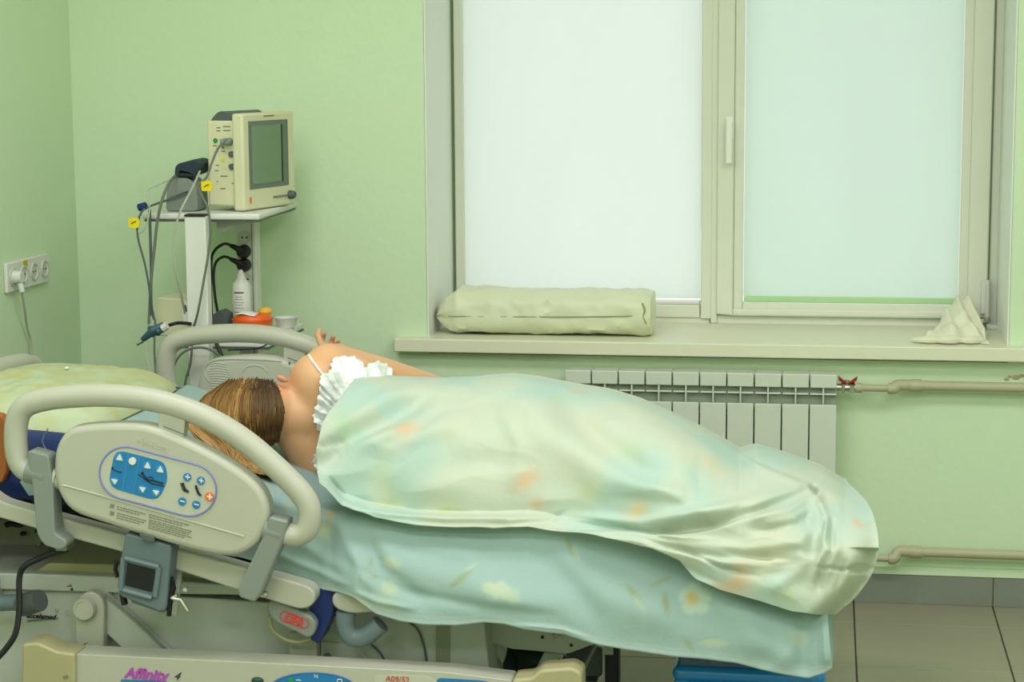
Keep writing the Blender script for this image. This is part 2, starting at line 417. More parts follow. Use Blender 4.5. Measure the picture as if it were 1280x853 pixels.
for x_, z_ in ((.12, .64), (.66, .64), (.40, .24)): MB().box((rx0+x_, -.06, z_), (rx0+x_+.02, .0, z_+.02)).build('bracket', m_rad, rad)
rx1 = rx0+.8
MB().box((rx0+.004, -.078, z3-.03), (rx0+.796, -.070, z1+.01)).build('slot_shade_plate', mat('shaded_radiator_grey', (140, 150, 134), .5), rad, smooth=False)  # added grey plate, the shade inside the slots painted as its colour
vz = at(1075, 485, -.057).z
vt = thing('radiator_valve', 'nickel ball valve with red butterfly lever at right end of radiator', 'valve', (rx1+.03, -.057, vz))
MB().cyl((rx1-.002, -.057, vz), (rx1+.055, -.057, vz), .011).cyl((rx1+.012, -.057, vz), (rx1+.022, -.057, vz), .017, 6).cyl((rx1+.036, -.057, vz), (rx1+.05, -.057, vz), .016, 6).cyl((rx1+.028, -.057, vz), (rx1+.028, -.057, vz+.022), .007).build('valve_body', m_chrome, vt)
hx = rx1+.030
lv = MB().prism([Vector((hx+a, -.064, vz+b)) for a, b in ((-.004, .016), (-.012, .022), (-.028, .034), (-.026, .022), (-.02, .018), (-.004, .012), (.004, .012), (.02, .018), (.026, .022), (.028, .034), (.012, .022), (.004, .016))], [Vector((hx+a, -.05, vz+b)) for a, b in ((-.004, .016), (-.012, .022), (-.028, .034), (-.026, .022), (-.02, .018), (-.004, .012), (.004, .012), (.02, .018), (.026, .022), (.028, .034), (.012, .022), (.004, .016))])
lv.build('lever', m_red, vt, bevel=.001)
pt = thing('heating_pipe', 'upper beige heating pipe running right from the red valve', 'pipe', (.4, -.057, .66))
a = Vector((rx1+.052, -.057, vz)); e1 = at(1115, 487, -.057); e2 = at(1122, 481.5, -.045); e3 = at(1140, 482, -.04)
zr_ = at(1280, 486, -.04).z
MB().cyl(a, a+Vector((.02, 0, 0)), .015).cyl(a+Vector((.02, 0, 0)), (e1.x, -.057, vz), .0105).build('tail_pipe', m_pipe, pt)
MB().tube(cr([(e1.x-.012, -.057, vz), (e1.x+.005, -.057, vz), (e2.x, -.05, e2.z), (e3.x, -.04, e3.z)], 6), .0165, 14).build('elbow', m_pipe, pt)
MB().cyl((e3.x-.004, -.04, e3.z), (e3.x+.028, -.04, e3.z), .0185).build('socket_joint', m_pipe, pt)
MB().cyl((e3.x, -.04, e3.z), (XR, -.04, e3.z-.004), .0145).build('main_pipe', m_pipe, pt)
MB().box((.9, -.05, e3.z-.02), (.92, 0, e3.z+.02)).build('pipe_clip', m_pipe, pt)
pt = thing('heating_pipe', 'lower beige heating pipe running right above the skirting tiles', 'pipe', (.4, -.05, .17))
b1 = at(1097, 698, -.057); b2 = at(1116, 695, -.05); b3 = at(1140, 690, -.04)
MB().cyl((rx1-.005, -.057, b1.z), (b2.x, -.057, b1.z), .0105).build('tail_pipe', m_pipe, pt)
MB().tube(cr([(b2.x-.012, -.057, b1.z), (b2.x+.004, -.055, b1.z+.001), at(1124, 689.5, -.045), (b3.x-.0, -.04, b3.z)], 6), .0165, 14).build('elbow', m_pipe, pt)
MB().cyl((b3.x-.004, -.04, b3.z), (b3.x+.028, -.04, b3.z), .0185).build('socket_joint', m_pipe, pt)
MB().cyl((b3.x, -.04, b3.z), (XR, -.04, b3.z-.004), .0145).build('main_pipe', m_pipe, pt)
MB().box((.9, -.05, b3.z-.02), (.92, 0, b3.z+.02)).build('pipe_clip', m_pipe, pt)
# torn plaster spots near upper pipe
pl = MB()
for (px_, py_, r_) in ((1270, 472, .008), (1258, 474, .005), (1277, 470, .006), (1262, 471, .004)):
    c = at(px_, py_, -.0015); pl.ell(c, (r_*1.6, .0015, r_*.8), 9, 6)
pl.build('plaster_chip', mat('bare_plaster', (176, 160, 126), .9, var=.2, vscale=40), wb)

# ------------------------------------------------------------------ things on the sill
zs = .781
def bolster():
    t = thing('foam_bolster', 'long foam bolster wrapped in pale green oilcloth on the window sill', 'bolster', (-.85, .13, zs))
    nu, nv = 90, 36
    xA, xB = -1.185, at(815, 395, .1).x
    def fn(u, v):
        x = xA+(xB-xA)*u
        a = 2*PI*v-PI*.75
        hh, dd = .066, .10
        pinch = min(1, (u/.10)**.75 if u < .10 else 1)
        k = 3.2
        ca, sa_ = math.cos(a), math.sin(a)
        rr_ = (abs(ca)**k+abs(sa_)**k)**(-1/k)
        yy = dd*rr_*ca; zz = hh*rr_*sa_
        zz *= .12+.88*pinch if u < .1 else 1
        yy *= .55+.45*pinch
        e = sm(.97, 1.0, u); yy *= 1-.08*e; zz *= 1-.10*e
        nz = noise.noise(Vector((x*9, yy*14+3, zz*18)))*.009+(1-2*abs(noise.noise(Vector((x*16+zz*30, yy*20, zz*22-x*6)))))*.0045+noise.noise(Vector((x*34, yy*30, zz*30)))*.002
        # pleats at tied end
        nz += .005*math.sin(v*46)*(1-sm(.0, .2, u))
        yy += nz*ca; zz += nz*sa_
        cz = zs+.068-(.012)*(1-pinch)
        z = cz+zz
        if z < zs+.002: z = zs+.002
        return (x, .13+yy-.0, z)
    o = sheet_grid('cover', fn, nu, nv, m_cushion, t)
    # end cap right
    mb = MB(); ring = [Vector(fn(1, j/nv)) for j in range(nv)]
    c = sum(ring, Vector())/nv; vs = ring+[ (p*.5+c*.5)+Vector((.006, 0, 0)) for p in ring]+[c+Vector((.004, 0, 0))]
    fs = [(j, (j+1) % nv, (j+1) % nv+nv, j+nv) for j in range(nv)]+[(j+nv, (j+1) % nv+nv, 2*nv) for j in range(nv)]
    mb.add(vs, fs); mb.build('end_flap', m_cushion, t)
    seam = [at(px_, py_, .024) for px_, py_ in ((560, 396), (600, 396), (680, 396.5), (760, 396), (806, 394.5))]
    seam = [Vector((p.x, .026, p.z)) for p in seam]
    MB().tube(cr(seam, 5), .0012, 6).build('seam', mat('seam_shadow_thread', (120, 130, 84), .8), t)
    MB().tube(cr([at(803, 379, .026), at(806, 388, .022), at(804, 396, .024), at(808, 405, .022)], 4), .0022, 6).build('tape_fold', mat('fold_edge', (150, 150, 104), .8), t)
bolster()
def rag():
    t = thing('rag', 'crumpled pale cotton rag heaped against the right window corner', 'cloth', (.37, .2, zs))
    A = at(1150, 421, .06); B = at(1236, 424, .06); T = at(1205, 376, .28)
    nu, nv = 60, 44
    def fn(u, v):
        # v: 0 front bottom -> 1 peak
        xl = A.x+(at(1186, 380, .28).x-A.x)*v**.8; xr = B.x+(at(1222, 378, .28).x-B.x)*v**.8
        x = xl+(xr-xl)*u; y = .02+.30*v**.9
        hz = (T.z-zs)*(.02+.98*v**.72)*(1-.75*abs(2*u-1)**3*(1-.55*v)) 
        z = zs+.006+hz+.012*math.sin(u*16+v*9)*(1-v*.4)*(.35+.65*sm(0, .2, v))+noise.noise(Vector((x*22, y*20, 1)))*.018*(1-v*.5)
        if v < .14: z = zs+.004+(z-zs-.004)*v/.14; 
        y += .012*math.sin(u*11)*(1-v)
        return (x, y, max(z, zs+.003))
    sheet_grid('folded_cloth', fn, nu, nv, m_rag, t, solid=.003)
    mb = MB()
    for k, (x0_, x1_, y_, r_) in enumerate(((1140, 1186, .018, .012), (1168, 1206, .010, .014), (1196, 1232, .020, .012))):
        a_, b_ = at(x0_, 424, y_), at(x1_, 426, y_)
        pts = cr([Vector((a_.x, y_+.01, zs+r_*.7)), Vector(((a_.x*.6+b_.x*.4), y_-.01, zs+r_)), Vector(((a_.x*.3+b_.x*.7), y_+.004, zs+r_*.9)), Vector((b_.x, y_+.02, zs+r_*.8))], 6)
        n = len(pts); mb.tube(pts, [r_*(.35+.65*math.sin(PI*(i+.6)/(n+.2))) for i in range(n)], 9, sq=1.3)
    mb.build('rolled_hem', m_rag, t)
rag()

# ------------------------------------------------------------------ left wall sockets
sk = thing('wall_socket', 'white four-gang power socket plate with yellow sticker on left wall', 'socket', (XL, -.41, 1.0))
MB().box((XL, -.568, .966), (XL+.012, -.262, 1.052)).build('plate', m_white, sk, bevel=.004)
for k in range(4):
    yc = -.53+.077*k
    MB().lathe((XL+.012, yc, 1.009), [(.026, 0), (.026, .004), (.021, .004), (.019, .0008), (.001, .0008)], 24, 'x').build('socket', mat('socket_well', (196, 200, 186), .5) if k == 0 else bpy.data.materials['socket_well'], sk)
for k in range(1, 4):
    for dy in (-.008, .008): MB().cyl((XL+.012, -.53+.077*k+dy, 1.009), (XL+.0138, -.53+.077*k+dy, 1.009), .003, 8).build('socket_hole', m_black, sk)
MB().box((XL+.012, -.455, 1.03), (XL+.0135, -.425, 1.048)).build('sticker', mat('ochre_sticker', (190, 170, 30), .5), sk, smooth=False)
pg = thing('power_plug', 'white plug with cord in the wall socket plate', 'plug', (XL+.02, -.53, 1.0))
MB().cyl((XL+.006, -.53, 1.009), (XL+.04, -.53, 1.009), .021, r2=.017).cyl((XL+.03, -.53, 1.005), (XL+.038, -.528, .965), .008).build('plug_body', m_white, pg, bevel=.002)
MB().tube(cr([(XL+.036, -.528, .968), (XL+.03, -.50, .92), (XL+.015, -.45, .85), (XL+.012, -.42, .78), (XL+.012, -.43, .5), (XL+.012, -.45, .02)], 8), .0035, 8).build('cord', m_cablight, pg)

# ------------------------------------------------------------------ monitor trolley
TZ = at(262, 267, -.56).z
tr = thing('monitor_trolley', 'white two-shelf equipment trolley standing behind the bed by the wall', 'trolley', (-1.72, -.35, 0))
def shelf(pts, z, th, name, m, par, bev=.004):
    fr = [Vector((p[0], p[1], z)) for p in pts]; return MB().prism(fr, [v-Vector((0, 0, th)) for v in fr]).build(name, m, par, bevel=bev)
fl = atz(188, 264, TZ); fr_ = atz(318, 269, TZ); rr2 = atz(372, 252, TZ)
sp_ = [(fl.x, -.56), (fr_.x, -.56), (rr2.x, rr2.y), (rr2.x-.01, -.06), (fl.x+.0, -.06)]
shelf(sp_, TZ, .018, 'top_shelf', m_white, tr, .006)
shelf([(x*1.0+.006*(1 if k in (0, 4) else -1), y+(.006 if k < 2 else 0)) for k, (x, y) in enumerate(sp_)], TZ-.018, .006, 'edge_trim', m_dgrey, tr, .001)
cx0 = at(236, 350, -.575).x; cx1 = at(262.5, 350, -.575).x
MB().box((cx0, -.60, .10), (cx1, -.562, TZ-.004)).build('front_column', m_white, tr, bevel=.004)
MB().box((cx0+.001, -.603, TZ-.006), (cx1-.001, -.56, TZ)).build('column_cap', m_black, tr, bevel=.001)
qx0 = at(299, 350, -.13).x; qx1 = at(323, 350, -.13).x
rc = MB().box((qx0, -.15, .10), (qx1, -.10, TZ-.02)).build('rear_column', m_white, tr, bevel=.003)
MB().box((qx1-.012, -.152, .5), (qx1-.010, -.149, TZ-.03)).build('column_seam', m_gasket_gap, rc, smooth=False)
for py_ in (297, 314, 331, 349):
    c = at(306, py_, -.15)
    MB().lathe((qx0+.026, -.15, c.z), [(.021, 0), (.021, -.004), (.017, -.004), (.015, -.0008), (.001, -.0008)], 24, 'y').build('socket', bpy.data.materials['socket_well'], rc)
    for dx in (-.007, .007): MB().cyl((qx0+.026+dx, -.150, c.z), (qx0+.026+dx, -.1518, c.z), .0032, 8).build('socket_hole', m_black, rc)
g2 = MB().prism([Vector((cx1, -.5, TZ-.024)), Vector((fr_.x-.02, -.5, TZ-.024)), Vector((cx1, -.5, TZ-.06))], [Vector((cx1, -.12, TZ-.024)), Vector((fr_.x-.02, -.12, TZ-.024)), Vector((cx1, -.12, TZ-.06))]); g2.build('shelf_bracket', m_bedgrey, tr)
LZ = at(300, 426, -.56).z
lp = [(atz(205, 425, LZ).x, -.56), (atz(335, 427, LZ).x, -.56), (atz(378, 404, LZ).x, -.22), (atz(378, 404, LZ).x, -.16), (atz(205, 425, LZ).x, -.16)]
shelf(lp, LZ, .02, 'lower_shelf', m_white, tr, .006)
shelf([(x, y+.003) for x, y in lp], LZ-.02, .005, 'edge_trim', m_dgrey, tr, .001)
MB().box((cx0-.05, -.62, .07), (cx1+.05, -.1, .10)).box((-1.98, -.40, .07), (-1.42, -.30, .10)).build('base', m_white, tr, bevel=.01)
for (x_, y_) in ((cx0-.02, -.6), (cx0-.02, -.12), (-1.96, -.35), (-1.45, -.35)):
    MB().cyl((x_-.012, y_, .035), (x_+.012, y_, .035), .035).box((x_-.015, y_-.012, .04), (x_+.015, y_+.012, .075)).build('caster', m_black, tr)
# patient monitor
mo = thing('patient_monitor', 'cream patient monitor with dark switched-off screen on the trolley', 'monitor', (-1.6, -.4, TZ))
wv = Vector((.225, .974, 0)); nv_ = Vector((.974, -.225, 0))
C0 = atz(306, 262.5, TZ+.004); C0 = Vector((C0.x, C0.y, TZ))
# choose corner depth so it stands on the shelf
C0 = at(306, 262.5, -.50); C0.z = TZ+.002
def mp(a, b, c): return C0+wv*a-nv_*b+Vector((0, 0, c))   # a width, b depth back, c height
def mbox(mb, a0, a1, b0, b1, c0, c1):
    vs = [mp(a, b, c) for c in (c0, c1) for (a, b) in ((a0, b0), (a1, b0), (a1, b1), (a0, b1))]
    mb.add(vs, [(0, 1, 2, 3), (4, 7, 6, 5), (0, 4, 5, 1), (1, 5, 6, 2), (2, 6, 7, 3), (3, 7, 4, 0)]); return mb
H_ = .272
mbox(MB(), 0, .30, 0, .036, .0, H_).build('front_housing', m_mon, mo, bevel=.007)
mbox(MB(), .010, .29, .034, .122, .012, H_-.02).build('rear_housing', m_mon, mo, bevel=.006)
mbox(MB(), .03, .26, -.0015, .01, .058, H_-.022).build('screen_bezel', m_bezel, mo, bevel=.002)
scr = mbox(MB(), .045, .215, -.003, .005, .072, H_-.036).build('screen', m_screen, mo, bevel=.001)
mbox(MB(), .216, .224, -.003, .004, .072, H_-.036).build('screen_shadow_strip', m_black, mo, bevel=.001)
kc = mp(.262, -.001, .030)
MB().tube([kc, kc+nv_*.012, kc+nv_*.018], [.013, .012, .009], 16).build('dial', m_dgrey, mo)
for k in range(5): mbox(MB(), .165+.017*k, .175+.017*k, -.003, .002, .026, .032).build('button', m_fine, mo)
mbox(MB(), .03, .037, -.002, .002, .02, .038).build('status_light', m_orange, mo)
hp = [mp(.04, .06, H_-.03), mp(.07, .06, H_+.008), mp(.15, .06, H_+.024), mp(.22, .06, H_+.008), mp(.25, .06, H_-.03)]
mbox(MB(), .12, .18, -.001, .0, H_-.012, H_-.008).build('name_plate', m_fine, mo)
ha = MB(); pts = [mp(.02, .035+.085*i/14, H_-.028+.034*math.sin(PI*i/14)) for i in range(15)]
ha.prism(pts, [p+wv*.20 for p in pts]); ha.build('carry_handle', m_dgrey, mo)
# side connectors on the left-hand face
def sidep(b, c, out=.0): return mp(.010-out, b, c)
def disc(b, c, r, m, nm, out=.003):
    p = sidep(b, c); MB().tube([p+wv*.002, p-wv*out], [r, r*.9], 18).build(nm, m, mo)
# depth b from image: side face runs 291 (b=.036) -> 254 (b=.122)
def bc(px_, py_):
    b = .036+(291-px_)/37*.086
    return b, (262.5-py_)/457
b, c = bc(266, 173); disc(b, c, .008, m_green, 'round_badge', .001)
for q_ in ((288, 190), (288, 206)):
    b, c = bc(*q_); disc(b, c, .009, m_dgrey, 'connector', .006)
b, c = bc(276, 197); disc(b, c, .006, m_yellow, 'connector', .002)
b, c = bc(276, 181); disc(b, c, .005, m_fine, 'connector', .002)
for (x0, x1, y0) in ((268, 273, 157), (277, 287, 155.5), (268, 273, 161), (277, 287, 160.5), (262, 268, 180), (266, 270, 205), (264, 269, 212), (272, 281, 219), (266, 268, 226), (271, 278, 235), (287, 291, 228), (274, 279, 187)):
    b0, c0 = bc(x0, y0); b1, _ = bc(x1, y0)
    v = [mp(.0092, b0, c0), mp(.0092, b1, c0), mp(.0092, b1, c0+.003), mp(.0092, b0, c0+.003)]
    MB().prism(v, [q+wv*.003 for q in v]).build('port_mark' if y0 > 165 else 'vent_slot', m_fine, mo)
b, c = bc(286, 174); p = sidep(b, c)
MB().tube([p+wv*.003, p-wv*.02, p-wv*.03-nv_*.015], [.011, .011, .007], 12).build('cable_plug', m_grey, mo)
# cuff basket and cuff
bk = thing('accessory_box', 'grey open accessory box at left end of the trolley top shelf', 'box', (-1.83, -.45, TZ))
x0 = at(207, 262, -.50).x; x1 = at(247, 262, -.50).x; zt1 = at(230, 222, -.5).z
pts = rnd([(x0, TZ+.001), (x1, TZ+.001), (x1-.002, zt1-.022), (x1-.028, zt1), (x0+.018, zt1-.002), (x0+.006, zt1-.02)], .012)
MB().prism([Vector((a, -.50, b)) for a, b in pts], [Vector((a, -.40, b)) for a, b in pts]).build('box_shell', m_grey, bk, bevel=.003)
ckd = MB(); p0 = at(188, 263, -.50)
MB().tube(cr([at(193, 256, -.502), at(212, 249, -.506), at(235, 240, -.506)], 5), .003, 6).build('strap', m_black, bk)
cf = thing('pressure_cuff', 'dark blue blood pressure cuff folded on top of the grey box', 'cuff', (-1.8, -.46, zt1))
a0 = [at(x, y, -.505) for x, y in rnd([(218, 222), (219, 208), (224, 204), (240, 201), (252, 205), (248, 212), (243, 222), (238, 216), (224, 213), (223, 222)], 3, 3)]
mb = MB().prism(a0, [p+Vector((0, .11, .004)) for p in a0]); mb.build('cuff_fold', mat('dark_cuff_nylon', (34, 52, 62), .7, bump=.2, bscale=50), cf, bevel=.003)
MB().tube([at(224, 219, -.49), at(243, 220, -.49)], .012, 10).build('inner_fold', m_black, cf)
# cables hanging off the trolley
def cb(pts, r, m, label, g=None, nm='cable'): return cable(nm, [at(*p) for p in pts], r, m, label, 'cable', None, g)
cb([(219, 220, -.51), (212, 228, -.57), (204, 246, -.60), (197, 275, -.61), (193, 310, -.61), (189, 350, -.61), (187, 390, -.60), (186, 405, -.6)], .0042, m_cabgrey, 'thick grey lead looping from the cuff down past the shelf corner')
cb([(250, 214, -.53), (240, 236, -.58), (230, 255, -.61), (222, 275, -.62), (217, 310, -.62), (221, 345, -.61), (227, 372, -.58), (231, 392, -.55)], .0032, m_cablight, 'pale thin hose hanging in front of the left part of the trolley')
cb([(284, 174, -.535), (273, 185, -.56), (265, 203, -.58), (258, 222, -.60), (248, 232, -.61), (254, 248, -.62), (260, 262, -.625), (263, 290, -.628), (260, 320, -.628), (254, 355, -.63), (247, 392, -.63), (240, 420, -.60), (236, 470, -.58)], .0034, m_cabgrey, 'grey monitor lead running from the side connector down the white column')
cb([(187, 262, -.575), (188, 300, -.58), (189, 340, -.58), (189, 380, -.58), (193, 400, -.58)], .0042, m_dgrey, 'dark straight lead hanging from the left shelf corner')
cb([(210, 226, -.54), (196, 232, -.57), (185, 238, -.59), (185, 252, -.60), (187, 262, -.6), (183, 282, -.61), (176, 291, -.61), (171, 288, -.61)], .0022, m_cablight, 'thin pale wire curling left of the shelf to the yellow tag')
cb([(236, 241, -.51), (210, 250, -.56), (190, 257, -.59), (178, 264, -.61), (172, 280, -.61), (173, 300, -.61), (181, 330, -.61), (187, 365, -.61), (188, 395, -.6)], .003, m_dgrey, 'dark looping wire left of the trolley below the blue connector')
t = thing('lead_connector', 'small dark blue connector on the wire left of the shelf', 'connector', at(178, 259, -.6))
MB().tube([at(173, 260, -.6), at(183, 257, -.6)], .011, 10).build('connector_shell', m_navy, t, bevel=.002)
for (px_, py_, Y_, lb) in ((258, 233, -.62, 'yellow tag on the grey lead beside the monitor'), (167, 279, -.62, 'yellow tag hanging left of the trolley shelf')):
    pts = [at(px_+dx, py_+dy, Y_) for dx, dy in rnd([(-7, -6), (5, -7), (8, -1), (6, 6), (-6, 6)], 2, 2)]
    t = tag(MB().prism(pts, [p+Vector((0, .004, .0)) for p in pts]).build('cable_tag', m_yellow), lb, 'tag')
    MB().tube(cr([at(px_-3, py_+1, Y_-.001), at(px_, py_-1, Y_-.001), at(px_+3, py_-2, Y_-.001)], 3), .0012, 5).build('tag_mark', m_ink, t)
# black plugs
for k, (py_, col_) in enumerate(((314, 0), (331, 0))):
    c = at(304, py_, -.15); xx = qx0+.026
    t = thing('power_plug', ['upper black plug curving left from the trolley socket column', 'lower black plug curving left from the trolley socket column'][k], 'plug', (xx, -.17, c.z))
    MB().lathe((xx, -.151, c.z), [(.0205, 0), (.0205, -.02), (.016, -.032), (.001, -.033)], 20, 'y').tube([(xx, -.172, c.z), at(293, py_-5, -.2), at(288, py_-7, -.2)], [.012, .008, .006], 10).build('plug_body', m_black, t)
    pts = [at(289, py_-7, -.2)]+[at(x, y, Y) for x, y, Y in ([(280, 305, -.22), (268, 314, -.25), (264, 330, -.27), (264, 380, -.28), (266, 405, -.3)] if k == 0 else [(280, 321, -.22), (270, 328, -.26), (267, 345, -.28), (269, 372, -.3), (273, 395, -.32)])]
    MB().tube(cr(pts, 8), .0042, 8).build('cord', m_black, t)
# lower shelf things
t = thing('supply_box', 'cream plastic box with grey label on the lower trolley shelf', 'box', at(215, 410, -.5))
sb1 = rnd([(196, 425), (195, 376), (198, 372), (230, 374), (236, 380), (238, 424)], 3, 3)
fr = [at(x, y, -.50) for x, y in sb1]; zmin = min(p.z for p in fr)
fr = [Vector((p.x, p.y, p.z-zmin+LZ+.001 if p.z-zmin < .012 else p.z)) for p in fr]
MB().prism(fr, [p+Vector((0, .12, 0)) for p in fr]).build('box_body', m_mon, t, bevel=.005)
lb_ = [at(x, y, -.502) for x, y in ((227, 378), (235, 381), (236, 404), (229, 402))]
MB().prism(lb_, [p+Vector((0, .003, 0)) for p in lb_]).build('label', m_paper, t)
lb_ = [at(x, y, -.503) for x, y in ((228, 380), (233, 382), (234, 390), (230, 389))]
MB().prism(lb_, [p+Vector((0, .003, 0)) for p in lb_]).build('label_print', m_dgrey, t)
t = thing('power_adaptor', 'grey power adaptor lying beside the white column on lower shelf', 'adaptor', at(274, 402, -.40))
aa = [at(x, y, -.42) for x, y in rnd([(263, 396), (274, 388), (284, 394), (282, 416), (263, 417)], 3, 3)]
MB().prism(aa, [p+Vector((0, .06, 0)) for p in aa]).build('adaptor_body', m_dgrey, t, bevel=.003)
bt_ = thing('spray_bottle', 'white disinfectant bottle with printed label on the trolley', 'bottle', at(302, 420, -.38))
zc = LZ; bx = at(302, 380, -.36).x; sc = 2471/5.55
hB = at(302, 338, -.36).z-LZ
MB().lathe((bx, -.36, LZ+.001), [(.024, 0), (.0265, .006), (.0265, hB*.72), (.0235, hB*.79), (.014, hB*.85), (.011, hB*.88)], 28).build('bottle_body', m_white, bt_)
MB().lathe((bx, -.36, LZ), [(.012, hB*.85), (.012, hB*.93), (.008, hB*.95), (.006, hB), (.003, hB+.002)], 20).build('cap', m_white, bt_)
for k, (py_, wd_) in enumerate(((367, .030), (372, .02), (375, .026), (379, .03), (382, .022), (386, .028), (391, .03), (394, .02))):
    z_ = at(302, py_, -.386).z
    pts = [(bx+.0269*math.sin(a), -.36-.0269*math.cos(a)) for a in np.linspace(-wd_/2/.0269, wd_/2/.0269, 7)]
    mb = MB(); th = .0035 if k == 0 else .0016
    mb.add([(x, y, z_+dz) for dz in (0, th) for x, y in pts], [(i, i+1, i+8, i+7) for i in range(6)])
    mb.build('label_line', m_ink if k in (0, 6) else m_fine, bt_, recalc=False)
ob = thing('orange_container', 'round orange container with white paper on the lower trolley shelf', 'container', at(316, 425, -.45))
ox = at(316, 410, -.45).x; oz1 = at(316, 399, -.45).z
MB().lathe((ox, -.45, LZ+.001), [(.046, 0), (.052, .004), (.058, oz1-LZ-.004), (.060, oz1-LZ), (.056, oz1-LZ), (.050, .01), (.001, .008)], 36).build('bowl', m_orange, ob)
MB().lathe((ox, -.45, oz1), [(.054, .0), (.053, .008), (.045, .016), (.001, .018)], 36).build('lid', m_orange, ob)
pp = sheet_grid('folded_paper', lambda u, v: (ox-.035+.055*u, -.50+.05*v, oz1+.0185+.003*math.sin(u*5)+.004*v), 8, 4, m_paper, ob, solid=.001)
MB().ell((ox+.032, -.43, oz1+.02), (.02, .02, .013)).build('yellow_wrapper', mat('yellow_wrap', (226, 176, 60), .5), ob)
t = thing('white_tray', 'white shallow dish at the right end of the lower trolley shelf', 'tray', at(360, 405, -.3))
tx = at(360, 405, -.28).x
MB().lathe((tx-.005, -.28, LZ+.001), [(.025, 0), (.034, .028), (.036, .03), (.031, .028), (.022, .005), (.001, .004)], 24).build('dish', m_white, t)
tc_ = thing('lead_clamp', 'teal limb clamps bundled on leads beside the far side rail', 'clamp', at(190, 415, -.60))
cl = MB()
for (a_, b_, r_) in (((178, 425), (205, 406), .013), ((186, 410), (200, 418), .011), ((190, 420), (206, 412), .010)):
    cl.tube([at(*a_, -.60), at((a_[0]+b_[0])/2, (a_[1]+b_[1])/2-2, -.61), at(*b_, -.60)], [r_*.6, r_, r_*.7], 8)
cl.build('clamp_body', mat('teal_plastic', (54, 92, 104), .45), tc_, bevel=.002)
MB().tube([at(203, 411, -.61), at(209, 407, -.61)], .011, 8).build('clamp_cap', m_white, tc_)
MB().tube([at(171, 431, -.60), at(179, 427, -.60)], .004, 8).build('metal_tip', m_chrome, tc_)
MB().tube(cr([at(208, 408, -.6), at(222, 404, -.58), at(238, 405, -.61)], 5), .005, 8).build('clamp_lead', m_black, tc_)
cb([(188, 395, -.6), (184, 420, -.6), (183, 445, -.62), (190, 468, -.64), (198, 480, -.66), (205, 500, -.67)], .0025, m_cablight, 'thin pale wire dropping behind the far rail from the teal clamps')
cb([(194, 400, -.6), (193, 440, -.62), (196, 475, -.64), (200, 500, -.66)], .003, m_dgrey, 'dark wire dropping straight behind the far rail end')
cb([(213, 470, -.67), (222, 448, -.66), (236, 437, -.65), (255, 435, -.65), (272, 443, -.65), (285, 460, -.65), (290, 480, -.65)], .0035, m_cabgrey, 'grey lead arching inside the far rail opening')
cb([(268, 424, -.61), (275, 440, -.62), (281, 455, -.63), (288, 480, -.64)], .006, m_black, 'short thick black lead crossing below the lower shelf')
cb([(240, 432, -.62), (238, 455, -.64), (233, 472, -.65), (230, 490, -.66)], .0035, m_dgrey, 'dark lead hanging by the foot of the white column')
cb([(285, 438, -.60), (320, 436, -.6), (335, 430, -.6), (345, 424, -.58)], .002, m_ink, 'thin black wire slung under the lower shelf')

# ------------------------------------------------------------------ bed
RY = -1.80; RF = -.80
MYN, MYF = -1.685, -.90      # mattress near and far edge
def zt(X):
    h = .620+.25*max(0, -1.06-X)*sm(-1.02, -1.2, X)
    if h > .76: h = .76+.035*(1-math.exp(-(h-.76)/.035))
    return h-.075*sm(-.28, .03, X)
bed = thing('birthing_bed', 'cream adjustable hospital bed with raised head section and side rails', 'bed', (-.95, -1.28, 0))
handle_px = [(72, 600), (48, 594), (28, 583), (20.5, 562), (21, 528), (32, 508), (60, 499), (95, 495.5), (130, 494.5), (170, 497), (210, 505), (255, 521), (300, 547), (340, 580), (375, 615), (387, 638), (384, 660), (370, 669), (345, 664), (325, 657)]
panel_px = [(100, 533), (140, 530), (175, 531), (205, 539), (255, 562), (300, 589), (325, 612), (335, 638), (331, 664), (316, 685), (290, 696), (250, 691), (190, 674), (130, 655), (92, 641), (75, 622), (67, 595), (69, 562), (82, 540)]
def rail(yc, far):
    off = Vector((0, yc-RY, 0))
    hp_ = [v+off for v in cr([at(x, y, RY) for x, y in handle_px], 8)]
    r = MB().tube(hp_, .0255, 16).build('side_rail', m_cream, bed)
    pp_ = [at(x, y, RY-.028)+off for x, y in cr2(panel_px, 5)]
    a = MB().prism(pp_, [p+Vector((0, .056, 0)) for p in pp_]).build('rail_panel', m_cream, r, bevel=.014, seg=4)
    s_ = [at(x, y, RY-.015)+off for x, y in rnd([(198, 508), (232, 518), (228, 556), (198, 545)], 4, 3)]
    MB().prism(s_, [p+Vector((0, .03, 0)) for p in s_]).build('rail_strut', m_cream, r, bevel=.005)
    MB().tube([at(204, 533, RY-.026)+off, at(229, 543, RY-.026)+off], .0012, 6).build('joint_line', m_dgrey, r)
    MB().cyl(at(66, 598, RY)+off, at(80, 603, RY)+off, .020).cyl(at(322, 655, RY)+off, at(336, 660, RY)+off, .022).build('rail_collar', m_cream, r)
    return r
ra = rail(RY, False)
fy = RY-.0285
